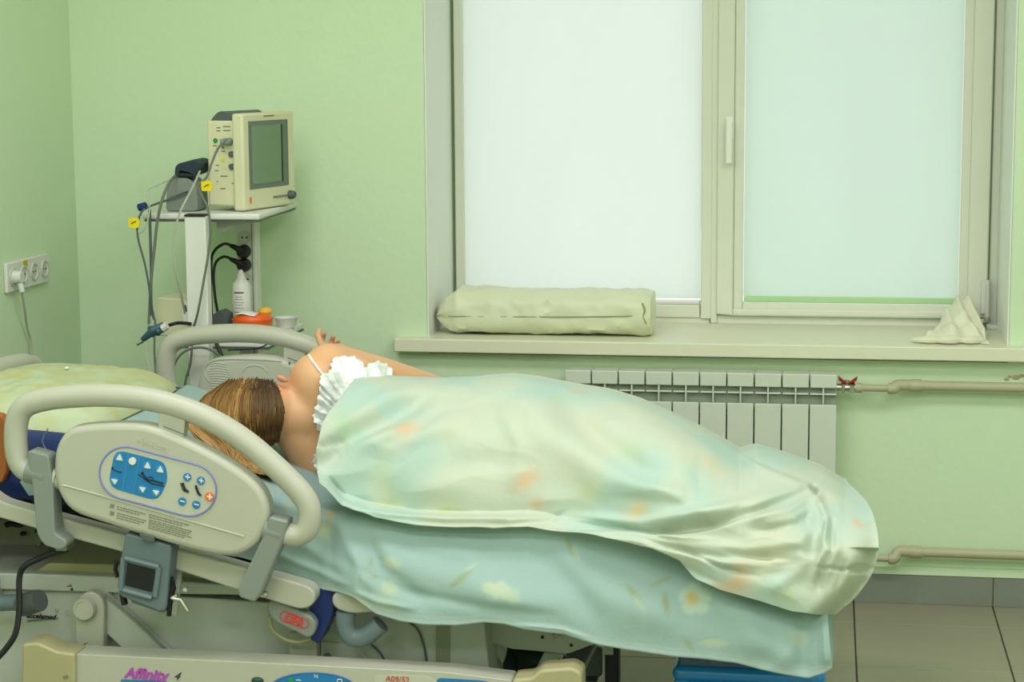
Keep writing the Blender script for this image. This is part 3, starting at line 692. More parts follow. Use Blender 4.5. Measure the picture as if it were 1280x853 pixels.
# relief groove on panel
MB().tube(cr([at(78, 607, fy), at(120, 618, fy), (at(305, 671, fy))], 4), .0022, 6).build('panel_ridge', m_cream, ra)
def decal(pts, Y, m, nm, par, d=.002, bev=0):
    fr = [at(x, y, Y) for x, y in pts]; return MB().prism(fr, [p+Vector((0, d, 0)) for p in fr]).build(nm, m, par, bevel=bev)
def capsule(x0, y0, x1, y1, r, n=10):
    a = math.atan2(y1-y0, x1-x0); out = []
    for k in range(n+1): t = a+PI/2+PI*k/n; out.append((x0+r*math.cos(t), y0+r*math.sin(t)))
    for k in range(n+1): t = a-PI/2+PI*k/n; out.append((x1+r*math.cos(t), y1+r*math.sin(t)))
    return out
ov = capsule(157, 591.5, 238, 613, 32.5, 14)
cpn = decal(ov, fy-.0005, m_label, 'control_panel', ra, .003)
MB().tube([at(x, y, fy-.0008) for x, y in ov], .0021, 6, closed=True).build('panel_outline', m_line, ra)
bl_ = rnd([(143, 567), (152, 564), (206, 578), (210, 600), (200, 622), (190, 625), (142, 611), (136, 601)], 9, 5)
decal(bl_, fy-.0015, m_blue, 'blue_field', ra)
for a_, b_ in (((160.5, 567), (153, 615)), ((174.5, 571), (167, 618))):
    MB().tube([at(*a_, fy-.0016), at(*b_, fy-.0016)], .0011, 5).build('divider', m_sky, ra)
def tri(x, y, s, upw):
    d = -1 if upw else 1
    MBp = [(x-s, y-d*s*.7), (x+s, y-d*s*.7+s*.3), (x+.1*s, y+d*s)]
    p = at(x, y, fy-.0015); MB().cyl(p, p+Vector((0, -.0015, 0)), .009).build('button', m_sky, ra)
    decal(MBp, fy-.0045, m_white, 'button_arrow', ra, .002)
for x_, y_, u_ in ((149, 572, 1), (184, 582, 1), (200, 587, 1), (143, 602, 0), (178, 612, 0), (195, 616, 0)): tri(x_, y_, 4.2, u_)
p = at(166, 576.5, fy-.0015); MB().cyl(p, p+Vector((0, -.004, 0)), .0085, 8).build('button', m_white, ra)
for x_, y_, pl_ in ((234.4, 596.5, 1), (251.4, 601, 1), (228, 627, 0), (245.5, 631, 0)):
    p = at(x_, y_, fy-.0005); MB().cyl(p, p+Vector((0, -.003, 0)), .0088).build('button', m_blue, ra)
    decal([(x_-3, y_-1.3), (x_+3, y_+.2), (x_+3, y_+1.6), (x_-3, y_+.1)], fy-.0045, m_white, 'button_sign', ra, .002)
    if pl_: decal([(x_-.6, y_-3), (x_+.8, y_-3), (x_+.8, y_+3.2), (x_-.6, y_+3.2)], fy-.0046, m_white, 'button_sign', ra, .002)
p = at(262, 621, fy-.0005); MB().cyl(p, p+Vector((0, -.003, 0)), .0100).build('call_button', mat('orange_button', (224, 110, 50), .4), ra)
decal([(258.5, 620), (265.5, 621.2), (265.5, 623), (258.5, 621.8)], fy-.0045, m_white, 'call_cross', ra)
decal([(261, 617.5), (263, 617.5), (263, 625), (261, 625)], fy-.0046, m_white, 'call_cross', ra)
def line_icon(pts, r=.0010, m=None): MB().tube([at(x, y, fy-.0025) for x, y in pts], r, 6).build('bed_symbol', m or m_ink, ra)
line_icon([(139, 586), (146, 589.5), (152, 591)]); 
line_icon([(173, 593), (182, 600), (190, 605), (205, 608)], .0013); line_icon([(179, 594), (185, 600), (192, 601.5), (204, 604.5)], .0018); line_icon([(185, 597), (190, 596.5), (192, 600)], .001)
p = at(178, 592, fy-.002); MB().cyl(p, p+Vector((0, -.001, 0)), .0034).build('bed_symbol', m_ink, ra)
p = at(141, 585, fy-.002); MB().cyl(p, p+Vector((0, -.001, 0)), .0018).build('bed_symbol', m_ink, ra)
line_icon([(228, 604), (231, 612), (235, 615)], .0028); line_icon([(225.5, 604), (229, 614), (236, 616)], .001)
line_icon([(245, 609), (248, 617), (251, 620)], .0028)
p = at(245, 608, fy-.002); MB().cyl(p, p+Vector((0, -.001, 0)), .0024).build('bed_symbol', m_ink, ra)
# fine print under the ridge (unreadable rows)
def fine(x0, y0, n, ln, dy=3.0, sl=.27):
    mb = MB(); 
    for k in range(n):
        x = x0-.2*k; end = x0+ln*(1 if k < n-1 else .8)
        while x < end:
            w_ = random.uniform(2.0, 6); y = y0+k*dy+(x-x0)*sl
            q = [at(a, b, fy-.0005) for a, b in ((x, y), (x+w_, y+w_*sl), (x+w_, y+w_*sl+1.2), (x, y+1.2))]
            mb.prism(q, [v+Vector((0, .001, 0)) for v in q]); x += w_+.9
    mb.build('fine_print', m_fine, ra, smooth=False)
fine(146, 633, 2, 36); fine(146, 641, 3, 34); fine(186, 643, 2, 50); fine(186, 649.5, 5, 50, 2.6)
for y_ in (629, 638): decal([(138, y_+1), (143, y_+2.3), (142, y_+7), (137, y_+6)], fy-.0005, m_fine, 'warning_symbol', ra, .001)
text('Hill-Rom', at(190, 556, fy-.0002), .020, m_label, ra, .26)
rb = rail(RF, True)
# speaker grille and relief on the inner face of the far rail
offv = Vector((0, RF-RY, 0))
def fp(x, y): # pixel on the inner face of the far rail
    return at(x, y, RF-.0285)
op = cr([fp(*q) for q in ((262, 478), (256, 468), (257, 458), (266, 451), (285, 449), (330, 450), (352, 452))], 5)
MB().tube(op, .0016, 6).build('panel_groove', m_bedgrey, rb)
for k in range(12):
    y_ = 455+k*3.0; xa_ = 262-2*math.sin(k/11*PI)+.9*k*.3; xb_ = 288-1.2*abs(k-4)
    MB().tube(cr([fp(xa_, y_), fp((xa_+xb_)/2, y_-1.2+.15*k), fp(xb_, y_+1.5)], 3), .0013, 6).build('speaker_rib', m_bedgrey, rb)
MB().tube(cr([fp(*q) for q in ((302, 466), (308, 459), (318, 457), (328, 459), (335, 466))], 4), .0016, 6).build('panel_groove', m_bedgrey, rb)
c_ = fp(362, 454); MB().cyl(c_, c_+Vector((0, -.002, 0)), .003).build('rail_screw', m_dgrey, rb)
# rail arms near side
def arm(pts, Y, d, nm='rail_arm', m=m_grey): return decal(pts, Y, m, nm, bed, d, .005)
arm(rnd([(34, 563), (60, 570), (66, 612), (68, 668), (82, 676), (83, 684), (74, 688), (55, 682), (46, 668), (41, 612)], 5, 4), RY-.029, .05)
MB().cyl(at(36, 587, RY), at(60, 594, RY), .030).build('arm_sleeve', m_grey, bed)
MB().cyl(at(333, 660, RY), at(355, 667, RY), .030).build('arm_sleeve', m_grey, bed)
arm(rnd([(336, 646), (360, 652), (354, 676), (325, 744), (318, 754), (298, 747), (297, 737), (330, 668)], 4, 4), RY-.029, .05)
MB().cyl(at(322, 742, RY-.0), at(334, 744, RY+.0), .008).build('arm_bolt', m_chrome, bed)
MB().box(tuple(at(74, 683, -1.74)-Vector((.01, 0, .012))), tuple(at(86, 676, -1.70)+Vector((.01, .03, .01)))).build('arm_bracket', m_grey, bed, bevel=.003)
# head section frame bar
hf = rnd([(-30, 622), (-30, 596), (0, 625), (45, 640), (150, 668), (290, 708), (385, 733), (394, 742), (393, 754), (382, 762), (366, 758), (290, 735), (150, 690), (40, 659), (0, 650)], 8, 4)
decal(rnd([(-20, 612), (2, 628), (45, 640), (150, 668), (290, 706), (386, 733), (395, 744), (391, 758), (376, 763), (290, 736), (150, 690), (40, 660), (0, 648), (-24, 640)], 9, 4), -1.765, m_cream, 'head_frame', bed, .05, .010)
decal([(20, 640), (150, 676), (290, 714), (380, 740), (375, 752), (290, 728), (150, 686), (20, 650)], -1.70, m_bedgrey, 'head_deck', bed, .76, .003)
# seat frame
decal(rnd([(416, 744), (424, 738), (470, 742), (520, 752), (520, 764), (470, 766), (436, 768), (420, 762), (414, 753)], 7, 4), -1.735, m_cream, 'seat_frame', bed, .05, .009)
sp0 = at(430, 752, -1.70); sp1 = at(1015, 800, -1.70)
MB().box((sp0.x, -1.715, .445), (-.10, -.92, .475)).build('seat_deck', m_bedgrey, bed, bevel=.005)
# headboard
hb = MB(); X_ = -2.12
hz0, hz1 = .50, .80
tp = [(X_, -1.68, .55), (X_, -1.69, .70), (X_, -1.62, .805), (X_, -1.45, .83), (X_, -1.28, .835), (X_, -1.10, .83), (X_, -.96, .815), (X_, -.895, .765), (X_, -.885, .55)]
pf = at(30, 452, -.98)
X_ = at(30, 452, -.98).x
ztp = pf.z
tp = [(X_, -1.72, .50), (X_, -1.72, .72), (X_, -1.68, ztp-.02), (X_, -1.55, ztp+.01), (X_, -1.28, ztp+.012), (X_, -1.08, ztp+.004), (X_, -.96, ztp-.01), (X_, -.90, ztp-.06), (X_, -.89, .50)]
hd = MB().tube(cr(tp, 8), .026, 14).build('headboard', m_cream, bed)
MB().box((X_-.02, -1.70, .44), (X_+.012, -.93, .66)).build('wood_panel', m_wood, hd, bevel=.01)
decal([(-70, 500), (2, 519), (8, 530), (8, 590), (2, 604), (-70, 590)], -1.715, m_wood, 'wood_panel', hd, .025, .004)
MB().box((X_-.014, -1.70, .66), (X_+.014, -1.03, ztp-.055)).build('upper_panel', m_bedgrey, hd, bevel=.008)
MB().box((X_-.03, -1.66, .38), (X_+.20, -.95, .44)).build('head_bracket', m_bedgrey, hd, bevel=.006)
# latch mechanism under the near rail panel
lt = decal(rnd([(157, 666), (214, 682), (213, 700), (207, 763), (200, 766), (150, 746), (146, 735), (150, 700)], 4, 4), RY-.012, m_blgrey, 'rail_latch', bed, .06, .006)
decal(rnd([(159, 704), (194, 713), (190, 741), (156, 732)], 2, 2), RY-.0135, m_black, 'latch_window', lt, .004)
for a_, b_ in (((156, 698), (199, 709)), ((154, 738), (190, 748)), ((154, 698), (151, 738)), ((199, 709), (194, 746))):
    MB().tube([at(*a_, RY-.016), at(*b_, RY-.016)], .006, 8).build('window_rim', m_blgrey, lt)
decal([(174, 667), (193, 672), (192, 678), (182, 676), (175, 671)], RY-.030, m_dgrey, 'latch_tab', lt, .01, .001)
decal(rnd([(163, 750), (206, 763), (204, 767), (165, 754)], 1, 2), RY-.008, m_dgrey, 'latch_lip', lt, .04)
for q_, r_ in ((((146, 702), (144, 712), (147, 722)), .005), (((153, 743), (156, 756)), .008), (((214, 722), (217, 735), (213, 750), (211, 770)), .006)):
    MB().tube([at(*a_, RY+.005) for a_ in q_], r_, 6).build('latch_lever', m_black, bed)
MB().tube([at(216, 748, RY), at(226, 750, RY), at(235, 764, RY)], .0055, 8).tube([at(214, 748, RY), at(222, 744, RY)], .004, 8).build('toggle', m_chrome, bed)
MB().ell(at(231, 738, -1.74), (.006, .006, .005)).build('pin', m_white, bed)
decal([(212, 702), (228, 706), (220, 770), (214, 768)], -1.74, m_bedgrey, 'bracket_plate', bed, .01)
# base housing and covers
decal(rnd([(-60, 735), (150, 741), (605, 772), (612, 850), (612, 960), (-60, 960)], 3, 2), -1.62, m_bedgrey, 'base_housing', bed, .62, .01)
decal(rnd([(-60, 716), (50, 718), (150, 722), (380, 738), (380, 746), (150, 742), (-60, 736)], 3, 2), -1.635, m_bedgrey, 'base_ledge', bed, .62, .004)
pts = [(-60, 716), (40, 716), (52, 710), (60, 704), (220, 708), (400, 720), (400, 738), (-60, 738)]
decal(rnd(pts, 3, 2), -1.60, m_cream2, 'base_shoulder', bed, .55, .01)
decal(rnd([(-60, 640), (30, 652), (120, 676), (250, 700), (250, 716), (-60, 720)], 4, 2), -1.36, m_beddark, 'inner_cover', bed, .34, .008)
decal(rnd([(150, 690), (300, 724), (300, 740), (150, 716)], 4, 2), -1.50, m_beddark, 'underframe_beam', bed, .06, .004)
for q_, r_ in ((((7, 657), (14, 655), (22, 657), (28, 656)), .0065), (((26, 668), (32, 667)), .005), (((44, 665), (47, 664)), .004)):
    MB().tube(cr([at(*a_, -1.38) for a_ in q_], 3), r_, 6).build('cover_slot', m_black, bed)
decal([(40, 676), (50, 668), (58, 670), (48, 684)], -1.38, m_beddark, 'cover_rib', bed, .02)
# pivot arm with round cap
decal(rnd([(95, 822), (93, 760), (99, 746), (111, 739), (124, 744), (130, 756), (129, 822)], 8, 4), -1.68, m_cream, 'pivot_upright', bed, .03, .004)
decal([(122, 744), (130, 742), (168, 776), (216, 822), (164, 822), (128, 788)], -1.655, m_bedgrey, 'diagonal_arm', bed, .03, .003)
MB().tube([at(130, 743, -1.657), at(170, 777, -1.657), at(216, 820, -1.657)], .004, 6).build('arm_edge', m_grey, bed)
p = at(107.5, 760, -1.68); MB().lathe(p, [(.027, .0), (.027, -.012), (.024, -.018), (.019, -.018), (.018, -.016), (.001, -.016)], 28, 'y').build('pivot_cap', m_cream, bed)
# side tube at left
MB().cyl(at(-40, 755, -1.70), at(30, 753, -1.70), .019).build('push_bar', m_blgrey, bed)
MB().tube([at(28, 757, -1.70), at(38, 754, -1.71), at(50, 751, -1.72)], [.026, .027, .025], 16).build('bar_end', m_dgrey, bed)
text('accelamed', at(51, 771, -1.6225), .017, m_ink, bed, .03, shear=.3, bold=.0004)
decal([(34, 776), (72, 773), (72, 774.5), (34, 778)], -1.6225, m_blgrey, 'logo_underline', bed, .002)
text('U', at(71, 764, -1.6225), .012, m_fine, bed)
MB().lathe(at(83, 766, -1.62), [(.006, .0), (.006, -.002), (.004, -.002), (.001, -.001)], 12, 'y').build('screw', m_cream, bed)
MB().lathe(at(90, 737, -1.64), [(.003, 0), (.003, -.002), (.001, -.002)], 8, 'y').build('screw', m_ink, bed)
decal([(82, 734), (88, 731), (90, 734)], -1.637, m_fine, 'arrow_mark', bed, .002)
# bottom control bar
decal(rnd([(84, 821), (92, 818), (330, 829), (560, 841), (640, 851), (640, 960), (84, 960)], 4, 3), -1.80, m_cream, 'base_bar', bed, .07, .008)
decal(rnd([(27, 960), (27, 806), (46, 804), (58, 809), (70, 815), (93, 818), (93, 960)], 4, 4), -1.815, m_cream2, 'bar_end_cap', bed, .075, .008)
decal(rnd([(640, 960), (640, 850), (664, 848), (676, 838), (715, 835), (727, 842), (729, 960)], 5, 4), -1.815, m_cream2, 'bar_end_cap', bed, .075, .008)
decal([(78, 846), (84, 844), (86, 848), (80, 850)], -1.816, m_fine, 'cap_mark', bed)
decal([(90, 813), (92, 812), (110, 803), (94, 818)], -1.7, m_ink, 'seam_shadow', bed, .002)
text('Affinity', at(182, 844, -1.8015), .034, m_magenta, bed, .03, shear=.3, bold=.0012)
text('4', at(220, 846, -1.8015), .026, m_ink, bed, .03, shear=.5)
decal([(151, 850), (208, 852), (208, 854), (151, 853)], -1.8015, m_blue, 'logo_underline', bed, .002)
ov2 = [(391+54*math.cos(2*PI*k/40), 861+20*math.sin(2*PI*k/40)) for k in range(40)]
decal(ov2, -1.8012, m_blue, 'foot_panel', bed, .002)
MB().tube([at(x, y, -1.802) for x, y in ov2], .0012, 6, closed=True).build('foot_panel_rim', m_line, bed)
text('N', at(395, 846, -1.803), .012, m_white, bed)
p = at(364, 850.5, -1.802); MB().cyl(p, p+Vector((0, -.002, 0)), .006).build('foot_panel_dot', m_green, bed)
decal([(370, 850), (376, 850.5), (376, 851.5), (370, 851)], -1.803, m_white, 'foot_panel_mark', bed, .001)
MB().tube(cr([at(422, 853, -1.803), at(422, 850, -1.803), at(427, 850, -1.803), at(427, 853, -1.803)], 3), .001, 5).build('foot_panel_mark', m_white, bed)
p = at(322, 851, -1.80); MB().ell(p, (.014, .008, .008)).build('release_knob', mat('dark_green_rubber', (30, 66, 54), .5), bed)
decal(rnd([(468, 850), (470, 845), (500, 844), (535, 846), (545, 852), (545, 900), (468, 900)], 2, 2), -1.8012, m_label, 'serial_label', bed, .002)
text('A09/52', at(497, 850, -1.803), .018, mat('red_ink', (196, 60, 30), .5), bed, .03)
decal(rnd([(546, 900), (546, 850), (550, 848), (600, 851), (612, 853), (612, 900)], 3, 2), -1.8012, m_blue, 'foot_panel', bed, .002)
for q in ((259, 823.5), (314, 826)): MB().ell(at(*q, -1.77), (.003, .003, .003)).build('screw', m_ink, bed)
decal([(248, 822), (318, 826), (318, 827), (248, 823)], -1.77, m_wood, 'rust_line', bed, .001)
# inner bits behind: CPR handle, ring, strap, J handle
decal(rnd([(361, 792), (396, 790), (396, 832), (361, 830)], 2, 2), -1.66, m_cream, 'support_post', bed, .03, .003)
MB().tube(cr([at(338, 770, -1.70), at(340, 785, -1.70), at(352, 797, -1.70), at(370, 803, -1.70), at(386, 800, -1.70), at(394, 793, -1.7)], 6), .0045, 8).tube(cr([at(392, 797, -1.69), at(398, 800, -1.69), at(402, 795, -1.69)], 4), .003, 6).build('release_ring', m_cream2, bed)
cprh = decal(rnd([(337, 750), (352, 753), (388, 770), (396, 781), (392, 795), (384, 799), (372, 792), (350, 782), (338, 774), (333, 760)], 5, 4), -1.745, m_grey, 'release_handle', bed, .03, .006)
text('CPR', at(367, 776, -1.748), .024, mat('cpr_red', (206, 70, 64), .5), cprh, .35, bold=.0012)
MB().tube([at(*q, -1.746) for q in capsule(356, 771, 380, 780, 6, 8)], .0012, 6, closed=True).build('lettering_outline', bpy.data.materials['cpr_red'], cprh)
bs = decal(rnd([(400, 736), (420, 738), (416, 768), (402, 800), (397, 805), (388, 800), (386, 762)], 3, 3), -1.715, m_navy, 'seat_gusset', bed, .06, .006)
jp = cr([at(432, 766, -1.73), at(432, 782, -1.73), at(440, 796, -1.73), (at(455, 796, -1.73)), at(467, 788, -1.73), at(476, 780, -1.73)], 6)
MB().tube(jp, .0215, 14).build('grip_handle', m_blgrey, bed)
MB().cyl(at(409, 822, -1.63), at(409, 822, -1.61), .010).build('housing_plug', m_dgrey, bed)
MB().tube(cr([at(464, 806, -1.626), at(474, 815, -1.626), at(481, 826, -1.626), at(486, 836, -1.626)], 5), .0022, 6).tube(cr([at(500, 772, -1.626), at(520, 785, -1.626), at(529, 805, -1.626), at(534, 832, -1.626)], 5), .0025, 6).build('housing_seam', m_dgrey, bed)
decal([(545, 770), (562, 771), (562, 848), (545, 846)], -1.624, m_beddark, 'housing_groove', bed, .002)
decal([(400, 802), (440, 806), (480, 838), (484, 846), (400, 842)], -1.626, m_bedgrey, 'lower_guard', bed, .02, .003)
# right assembly
decal(rnd([(605, 770), (740, 780), (742, 806), (710, 818), (640, 812), (605, 802)], 2, 2), -1.55, m_bedgrey, 'foot_beam', bed, .05, .004)
for q in ((678, 797), (714, 807)): MB().cyl(at(*q, -1.553), at(*q, -1.551), .004).build('hole', m_black, bed)
MB().tube([at(694, 792, -1.56), at(696, 797, -1.56)], .007).build('bolt', m_cream, bed)
decal(rnd([(608, 802), (628, 806), (632, 816), (628, 832), (620, 818), (614, 848), (608, 848)], 2, 2), -1.50, m_bedgrey, 'foot_bracket', bed, .03, .002)
MB().tube([at(612, 838, -1.40), at(626, 826, -1.40), at(640, 836, -1.40)], [.03, .04, .03], 12).ell(at(660, 830, -1.36), (.10, .05, .055)).build('motor_housing', mat('dark_motor', (34, 52, 46), .6), bed)
decal(rnd([(680, 816), (706, 818), (688, 850), (660, 856)], 2, 2), -1.48, m_bedgrey, 'link_arm', bed, .02, .002)
MB().tube([at(700, 824, -1.485), at(684, 846, -1.485)], .0025, 6).build('pull_rod', m_ink, bed)
decal(rnd([(706, 818), (736, 808), (752, 812), (752, 846), (730, 846), (712, 828)], 2, 2), -1.42, m_dgrey, 'link_plate', bed, .02, .002)
MB().tube([at(745, 806, -1.46), at(730, 836, -1.46)], .005, 8).build('strut_rod', m_grey, bed)
p = at(724, 834, -1.46); MB().lathe(p, [(.012, 0), (.012, -.006), (.008, -.008), (.005, -.004), (.001, -.004)], 18, 'y').build('pivot_bolt', m_grey, bed)
MB().box((-1.75, -1.6, .05), (-.62, -1.0, .16)).build('base_chassis', m_bedgrey, bed, bevel=.01)
px0 = at(756, 830, -1.45); px1 = at(773, 830, -1.45)
MB().box((px0.x, -1.45, .06), (px1.x, -1.40, .47)).build('foot_post', m_black, bed, bevel=.003)
for k in range(6): MB().cyl((px0.x-.002+.004*k, -1.453, at(760, 812, -1.45).z-.012), (px0.x-.002+.004*k, -1.453, at(760, 812, -1.45).z+.014), .002, 6).build('spring_coil', m_bedgrey, bed)
for (x_, y_) in ((-1.68, -1.60), (-1.68, -.98), (-.62, -1.60), (-.62, -.98)):
    MB().cyl((x_, y_-.02, .06), (x_, y_+.02, .06), .06, 24).box((x_-.02, y_-.03, .07), (x_+.02, y_+.03, .16)).build('caster', m_dgrey, bed, bevel=.003)
MB().box((px0.x-.12, -1.42, .06), (px1.x+.02, -1.18, .10)).build('post_foot', m_black, bed, bevel=.01)
cable('power_cable', [at(84, 687, -1.72), at(70, 691, -1.72), at(48, 699, -1.72), at(30, 709, -1.73), at(24, 725, -1.735), at(24, 760, -1.76), at(20, 790, -1.78), at(10, 808, -1.79), at(-6, 826, -1.8), at(-30, 850, -1.8)], .0068, m_black, 'thick black cable hanging from the left rail arm of the bed')

# mattress
def mattress():
    t = thing('mattress', 'navy blue vinyl mattress on the bed beneath the mint sheet', 'mattress', (-1, -1.3, .5))
    nx = 60; vs = []; prof = []
    for i in range(nx+1):
        X = -2.06+(2.02)*i/nx
        T = zt(X); B = T-.155 if X < -1.10 else T-.14
        r = .03
        ring = [(MYN+r*.3, B), (MYN, B+r), (MYN-.004, (T+B)/2), (MYN, T-r), (MYN+r*.4, T-r*.35), (MYN+r*1.4, T), ((MYN+MYF)/2, T+.003), (MYF-r*1.4, T), (MYF-r*.4, T-r*.35), (MYF, T-r), (MYF+.004, (T+B)/2), (MYF, B+r), (MYF-r*.3, B)]
        vs += [(X, y, z) for y, z in ring]; n = len(ring)
    fs = [(i*n+k, i*n+(k+1) % n, (i+1)*n+(k+1) % n, (i+1)*n+k) for i in range(nx) for k in range(n)]
    fs += [tuple(range(n)), tuple(nx*n+k for k in reversed(range(n)))]
    MB().add(vs, fs).build('mattress_cover', m_navy, t)
    MB().tube(cr([at(60, 536, -1.692), at(53, 552, -1.694), at(60, 566, -1.694)], 3), .0015, 5).tube(cr([at(66, 640, -1.694), at(30, 634, -1.694)], 3), .0012, 5).build('stitching', mat('thread', (120, 134, 170), .8), t)
mattress()

# pillow
def pillow():
    t = thing('pillow', 'yellow-green patterned pillow at the head end of the bed', 'pillow', (-1.9, -1.3, .8))
    cx, cyy = -1.875, -1.30; hx, hy = .235, .348
    nu, nv = 60, 60
    def fn(u, v, s):
        a, b = 2*u-1, 2*v-1
        e = max(0, (1-abs(a)**2.6))**.42*max(0, (1-abs(b)**2.6))**.42
        X = cx+hx*a*(1-.07*(abs(b)**3)); Y = cyy+hy*b*(1-.07*abs(a)**3)
        w_ = noise.noise(Vector((X*9, Y*9, 4)))*.012*e+(1-2*abs(noise.noise(Vector((X*26, Y*9+X*8, 8)))))*.005*e
        base = zt(X)+.012-.022*sm(.82, 1, abs(b))
        z = base+(.050*e+w_ if s > 0 else -.014*e)
        return (X, Y, z)
    vs = [fn(i/nu, j/nv, 1) for j in range(nv+1) for i in range(nu+1)]+[fn(i/nu, j/nv, -1) for j in range(nv+1) for i in range(nu+1)]
    N = (nu+1)*(nv+1)
    fs = [(j*(nu+1)+i, j*(nu+1)+i+1, (j+1)*(nu+1)+i+1, (j+1)*(nu+1)+i) for j in range(nv) for i in range(nu)]
    fs += [tuple(reversed([k+N for k in f])) for f in fs]
    MB().add(vs, fs).build('pillowcase', m_pillow, t)
    MB().ell((cx-.0, cyy+.1, zt(cx)+.068), (.005, .008, .004), 8, 6).build('case_tag', m_paper, t)
pillow()

# ------------------------------------------------------------------ the woman
per = thing('person', 'woman lying on her side facing the window under the pale blanket', 'person', (-1.1, -1.35, .62))
b_ = MB()
def caps(p, q, r0, r1, n=4):
    p, q = Vector(p), Vector(q); pts = [p+(q-p)*i/n for i in range(n+1)]; rs = [r0+(r1-r0)*i/n for i in range(n+1)]
    b_.tube(pts, rs, 16); b_.ell(p, (r0,)*3, 16, 10); b_.ell(q, (r1,)*3, 16, 10)
def chain(l):
    for (p, r0), (q, r1) in zip(l[:-1], l[1:]): caps(p, q, r0, r1)
HC = at(318, 517, -1.42)
hrot = Matrix.Rotation(-.25, 3, 'Y')
b_.ell(HC, (.105, .092, .078), 28, 18, hrot)
b_.ell(HC+Vector((.045, .055, -.004)), (.06, .055, .058), 20, 14, hrot)      # face
b_.ell(HC+Vector((.075, .085, -.008)), (.028, .030, .03), 16, 10)            # chin and mouth
b_.ell(HC+Vector((.035, .116, -.004)), (.026, .014, .012), 12, 8)            # nose
b_.ell(HC+Vector((.068, .108, -.006)), (.008, .010, .020), 12, 8)            # lips
b_.ell(HC+Vector((.0, .090, .0)), (.014, .018, .05), 12, 8)                  # brow
# ear (upper side)
EP = at(353, 474, -1.43)
b_.ell(EP, (.021, .010, .012), 14, 8, Matrix.Rotation(.45, 3, 'Y'))
nk = at(352, 520, -1.41); nb = at(392, 520, -1.37)
caps(nk, nb, .058, .072)
sh = at(411, 462, -1.335)
caps(at(366, 505, -1.39), at(404, 470, -1.35), .050, .058)
caps(at(372, 540, -1.39), at(402, 572, -1.36), .056, .075)
caps(at(398, 478, -1.37), at(410, 575, -1.34), .072, .085)
b_.ell(at(440, 522, -1.32), (.11, .105, .150), 24, 16)
b_.ell(at(402, 520, -1.35), (.075, .085, .125), 24, 16)
b_.ell(at(500, 545, -1.30), (.15, .10, .125), 24, 16)
b_.ell(at(575, 560, -1.30), (.15, .10, .115), 24, 16)
b_.ell(at(655, 560, -1.28), (.13, .125, .140), 24, 16)
hipR = at(665, 545, -1.27); hipL = at(665, 600, -1.27)
knR = Vector((-.45, -1.12, .725)); knL = Vector((-.48, -1.14, .685))
chain([(hipR, .095), (knR, .062), (Vector((-.13, -1.22, .69)), .042)]); chain([(hipL, .085), (knL, .058), (Vector((-.10, -1.30, .66)), .040)])
caps(Vector((-.13, -1.22, .69)), Vector((-.03, -1.12, .67)), .036, .026); caps(Vector((-.10, -1.30, .66)), Vector((-.01, -1.22, .645)), .036, .026)
EL = at(542, 490, -1.09)
chain([(sh, .063), (at(468, 471, -1.22), .053), (EL, .043)])
WR = at(424, 441, -.885)
chain([(EL, .043), (at(488, 468, -.98), .038), (WR, .025)])
# lower arm folded in front of the chest
chain([(at(402, 590, -1.33), .055), (at(385, 590, -1.12), .045), (Vector((-1.30, -1.02, .74)), .04), (Vector((-1.40, -1.12, .76)), .026)])
b_.ell(Vector((-1.43, -1.16, .765)), (.045, .04, .016), 14, 8)
for k in range(4): caps(Vector((-1.44-.006*k, -1.17+.012*k, .768)), Vector((-1.49-.008*k, -1.19+.016*k, .762)), .009, .007, 2)
# gripping hand
PM = at(412, 441, -.865)
b_.ell(PM, (.026, .018, .026), 14, 10, Matrix.Rotation(.5, 3, 'Y'))
caps(WR, PM, .025, .022)
def finger(l, r):
    n = len(l)
    for i in range(n-1): caps(l[i], l[i+1], r*(1-.07*i), r*(1-.07*(i+1)), 2)
finger([at(406, 441, -.856), at(401, 430, -.862), at(397.5, 420, -.856), at(399, 413, -.846)], .0100)
finger([at(403, 440, -.85), at(402, 434, -.785), at(403.5, 424, -.762), at(405.5, 417.5, -.772)], .0078)
finger([at(410, 443, -.85), at(411, 438, -.785), at(414, 428, -.762), at(416.5, 421.5, -.772)], .0082)
finger([at(417, 445, -.85), at(418, 440, -.785), at(421, 432, -.762), at(423.5, 426.5, -.772)], .0068)
body = b_.build('body', m_skin, None, weld=False, recalc=True)
rm = body.modifiers.new('r', 'REMESH'); rm.mode = 'VOXEL'; rm.voxel_size = .0036; rm.use_smooth_shade = True
s1 = body.modifiers.new('s', 'SMOOTH'); s1.iterations = 4; s1.factor = .5
dg = bpy.context.evaluated_depsgraph_get(); dg.update()
me2 = bpy.data.meshes.new_from_object(body.evaluated_get(dg)); body.modifiers.clear(); body.data = me2; me2.name = 'body'
for p in me2.polygons: p.use_smooth = True
# extra smoothing of the torso and neck, not of the hand
bm = bmesh.new(); bm.from_mesh(me2)
vv = [v for v in bm.verts if not (v.co.x < -1.24 and v.co.y > -.92) and (v.co.x > -1.30 or v.co.y > -1.45 and v.co.z < .9 and v.co.x > -1.33)]
for _ in range(28): bmesh.ops.smooth_vert(bm, verts=vv, factor=.5, use_axis_x=True, use_axis_y=True, use_axis_z=True)
bm.to_mesh(me2); bm.free()
for v in me2.vertices:
    q = proj(v.co)
    if q[0] > 585:
        lim = interp(q[0], [(580, 475), (640, 474), (700, 484), (760, 495), (830, 520), (870, 540), (925, 572), (1100, 640)])+4
        if q[1] < lim: v.co.z -= (lim-q[1])/530*sm(585, 640, q[0])
tn = me2.color_attributes.new('tone', 'FLOAT_COLOR', 'POINT')
skA, skB, skC = np.array(lin((212, 168, 122))), np.array(lin((192, 138, 106))), np.array(lin((200, 120, 96)))
buf = np.empty((len(me2.vertices), 4), dtype=np.float32)
